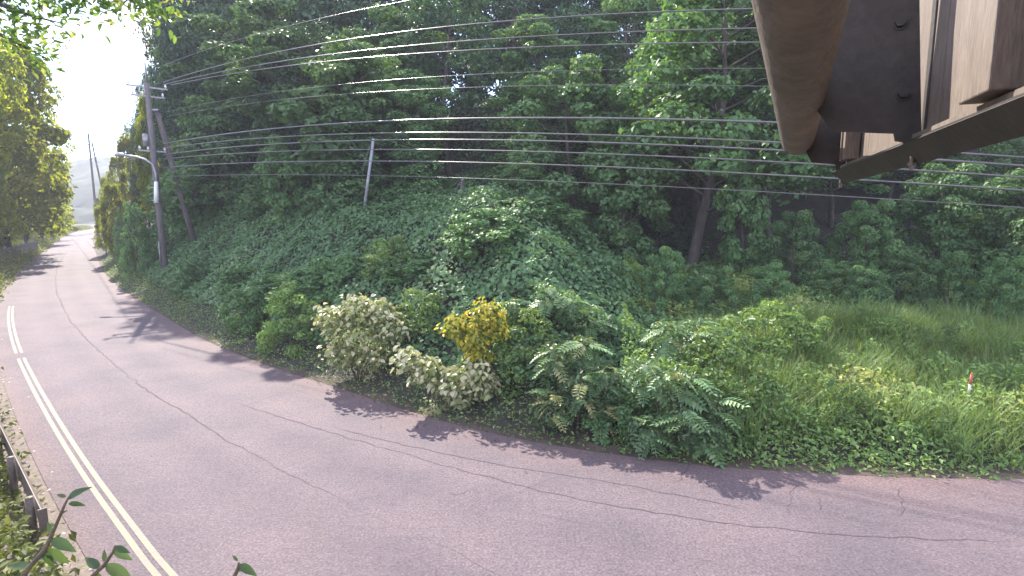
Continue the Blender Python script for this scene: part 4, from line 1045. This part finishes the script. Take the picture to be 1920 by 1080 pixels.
# ------------------------------------------------------------------ near plants
def near_leaf(seed, length, aspect, tint):
    rr = np.random.default_rng(seed); n = 7; V = []; 
    for k in range(n + 1):
        u = k / n; w = aspect * length * 0.5 * math.sin(math.pi * u ** 0.75) ; bend = -0.25 * length * u * u
        for sd in (-1, 0, 1): V.append((u * length, sd * w, bend + abs(sd) * w * 0.28 + rr.normal(0, 0.002)))
    Fs = []
    for k in range(n):
        for j in range(2): a = k * 3 + j; Fs.append((a, a + 3, a + 4, a + 1))
    return np_mesh('near_leaf', V, Fs, 4, 'leaf_near', {'tint': np.full(len(V), tint)}, True)
NEAR = [near_leaf(1, 0.12, 0.38, 0.2), near_leaf(2, 0.10, 0.34, 0.6), near_leaf(3, 0.13, 0.36, 0.9)]
def sprig(label, pxs, depth, leaves, foot):
    """stem through pixel points at one depth from a foot on the ground; leaves: (px, py, angle in the picture, length scale)"""
    foot = np.array(foot, float)
    t = thing('leafy_sprig', label, 'plant', foot)
    line = [np.zeros(3)] + [P(x, y, depth) - foot for x, y in pxs]
    mb = MB(); mb.tube(line, list(np.linspace(0.016, 0.004, len(line))), 6); mb.build('stem', 'twig', t, True)
    for k, (x, y, ang, s) in enumerate(leaves):
        o = link('leaf', NEAR[k % 3], t, P(x, y, depth + 0.02 * (k % 3)) - foot)
        d = RT * math.cos(ang) + UP * math.sin(ang) + FW * random.uniform(-0.25, 0.25); d /= np.linalg.norm(d)
        nn = unit(np.cross(d, np.cross(np.array((0, 0, 1.0)) * 0.7 - FW * 0.6, d))); bb = np.cross(nn, d)
        from mathutils import Matrix
        M = Matrix(((d[0], bb[0], nn[0]), (d[1], bb[1], nn[1]), (d[2], bb[2], nn[2])))
        o.rotation_euler = M.to_euler(); o.scale = (s, s, s)
R_ = math.radians
sprig('tall leafy sprig reaching up in the bottom left corner', [(45, 1075), (85, 1030), (105, 985), (122, 945), (130, 930)], 2.7,
      [(126, 936, R_(35), 0.95), (128, 944, R_(-5), 0.75), (124, 932, R_(160), 0.4), (95, 1010, R_(-25), 1.1), (88, 1028, R_(-48), 1.3), (70, 1050, R_(30), 0.6), (84, 1030, R_(-75), 0.9), (60, 1062, R_(170), 1.2), (98, 1000, R_(120), 0.5)], (-2.6, 2.2, -0.3))
sprig('second leafy sprig leaning right at the bottom edge', [(175, 1078), (195, 1060), (212, 1035), (216, 1022)], 2.7,
      [(214, 1026, R_(-8), 0.7), (212, 1034, R_(-30), 1.0), (196, 1058, R_(-38), 1.2), (188, 1066, R_(150), 0.9), (180, 1072, R_(-60), 0.8), (198, 1055, R_(110), 0.5)], (-2.0, 2.1, -0.3))
sprig('tiny sprig peeping up at the bottom edge of the road', [(435, 1090), (446, 1066), (448, 1054)], 2.5,
      [(448, 1058, R_(-25), 0.8), (446, 1052, R_(140), 0.4), (443, 1070, R_(15), 0.5)], (-1.25, 2.0, -0.3))
# overhanging tree at the upper left, close to the camera
trunk_xy = np.array((-9.2, 6.5))
t = thing('overhanging_tree', 'near tree whose leafy twigs hang into the top left corner', 'tree', (trunk_xy[0], trunk_xy[1], -0.05))
base = np.array((trunk_xy[0], trunk_xy[1], -0.05))
mb = MB(); mb.tube([(0, 0, -0.3), (0.1, 0, 3.5), (0.3, 0.2, 7.0), (0.9, 0.5, 9.0)], [0.19, 0.16, 0.12, 0.06], 10)
br_pts = []
for pxs in ([(-60, -30), (40, -25), (130, -18), (200, -10), (262, 4), (296, 22)], [(-60, -20), (10, 12), (60, 30), (118, 44)], [(-80, 30), (-10, 60), (50, 90), (90, 112)], [(60, -22), (150, -8), (230, -12), (330, -14)]):
    ln = [P(x, y, 8.6 + 0.3 * math.sin(x)) - base for x, y in pxs]
    mb.tube([np.array((0.3, 0.2, 6.6))] + ln, list(np.linspace(0.06, 0.008, len(ln) + 1)), 5, False)
    for a, b_ in zip(ln[:-1], ln[1:]):
        for u in np.linspace(0, 1, 9): br_pts.append(a + (b_ - a) * u)
mb.build('trunk', 'bark', t, True)
rr = np.random.default_rng(77)
br_pts = np.array(br_pts)
pick_i = rr.integers(0, len(br_pts), 1300)
pos = br_pts[pick_i] + rr.normal(0, 0.16, (1300, 3))
keep = np.ones(len(pos), bool)
link('crown', leaf_mesh('overhang_crown', pos[keep], unit(rr.normal(0, 0.5, (len(pos), 3)) + np.array((0, 0, 1.0))), 0.13 * (0.6 + 0.7 * rr.random(len(pos))), 'leaf_weed', None, rr, aspect=0.45, droop=0.7, shape=6), t)

# ------------------------------------------------------------------ summer haze in the valley
hm = bpy.data.materials.new('haze'); hm.use_nodes = True
hn = hm.node_tree; hn.nodes.clear()
ho = hn.nodes.new('ShaderNodeOutputMaterial'); hv = hn.nodes.new('ShaderNodeVolumePrincipled')
hv.inputs['Color'].default_value = (0.86, 0.86, 1.0, 1); hv.inputs['Density'].default_value = 0.0008; hv.inputs['Anisotropy'].default_value = 0.0
hn.links.new(hv.outputs['Volume'], ho.inputs['Volume'])
MATS['haze'] = hm
hz = MB().box((-300, 250, 25.35), (1900, 1800, 53.3)).build('haze', 'haze')
tag(hz, 'pale summer haze hanging in the valley', 'haze', kind='stuff')
scene.cycles.volume_bounces = 0
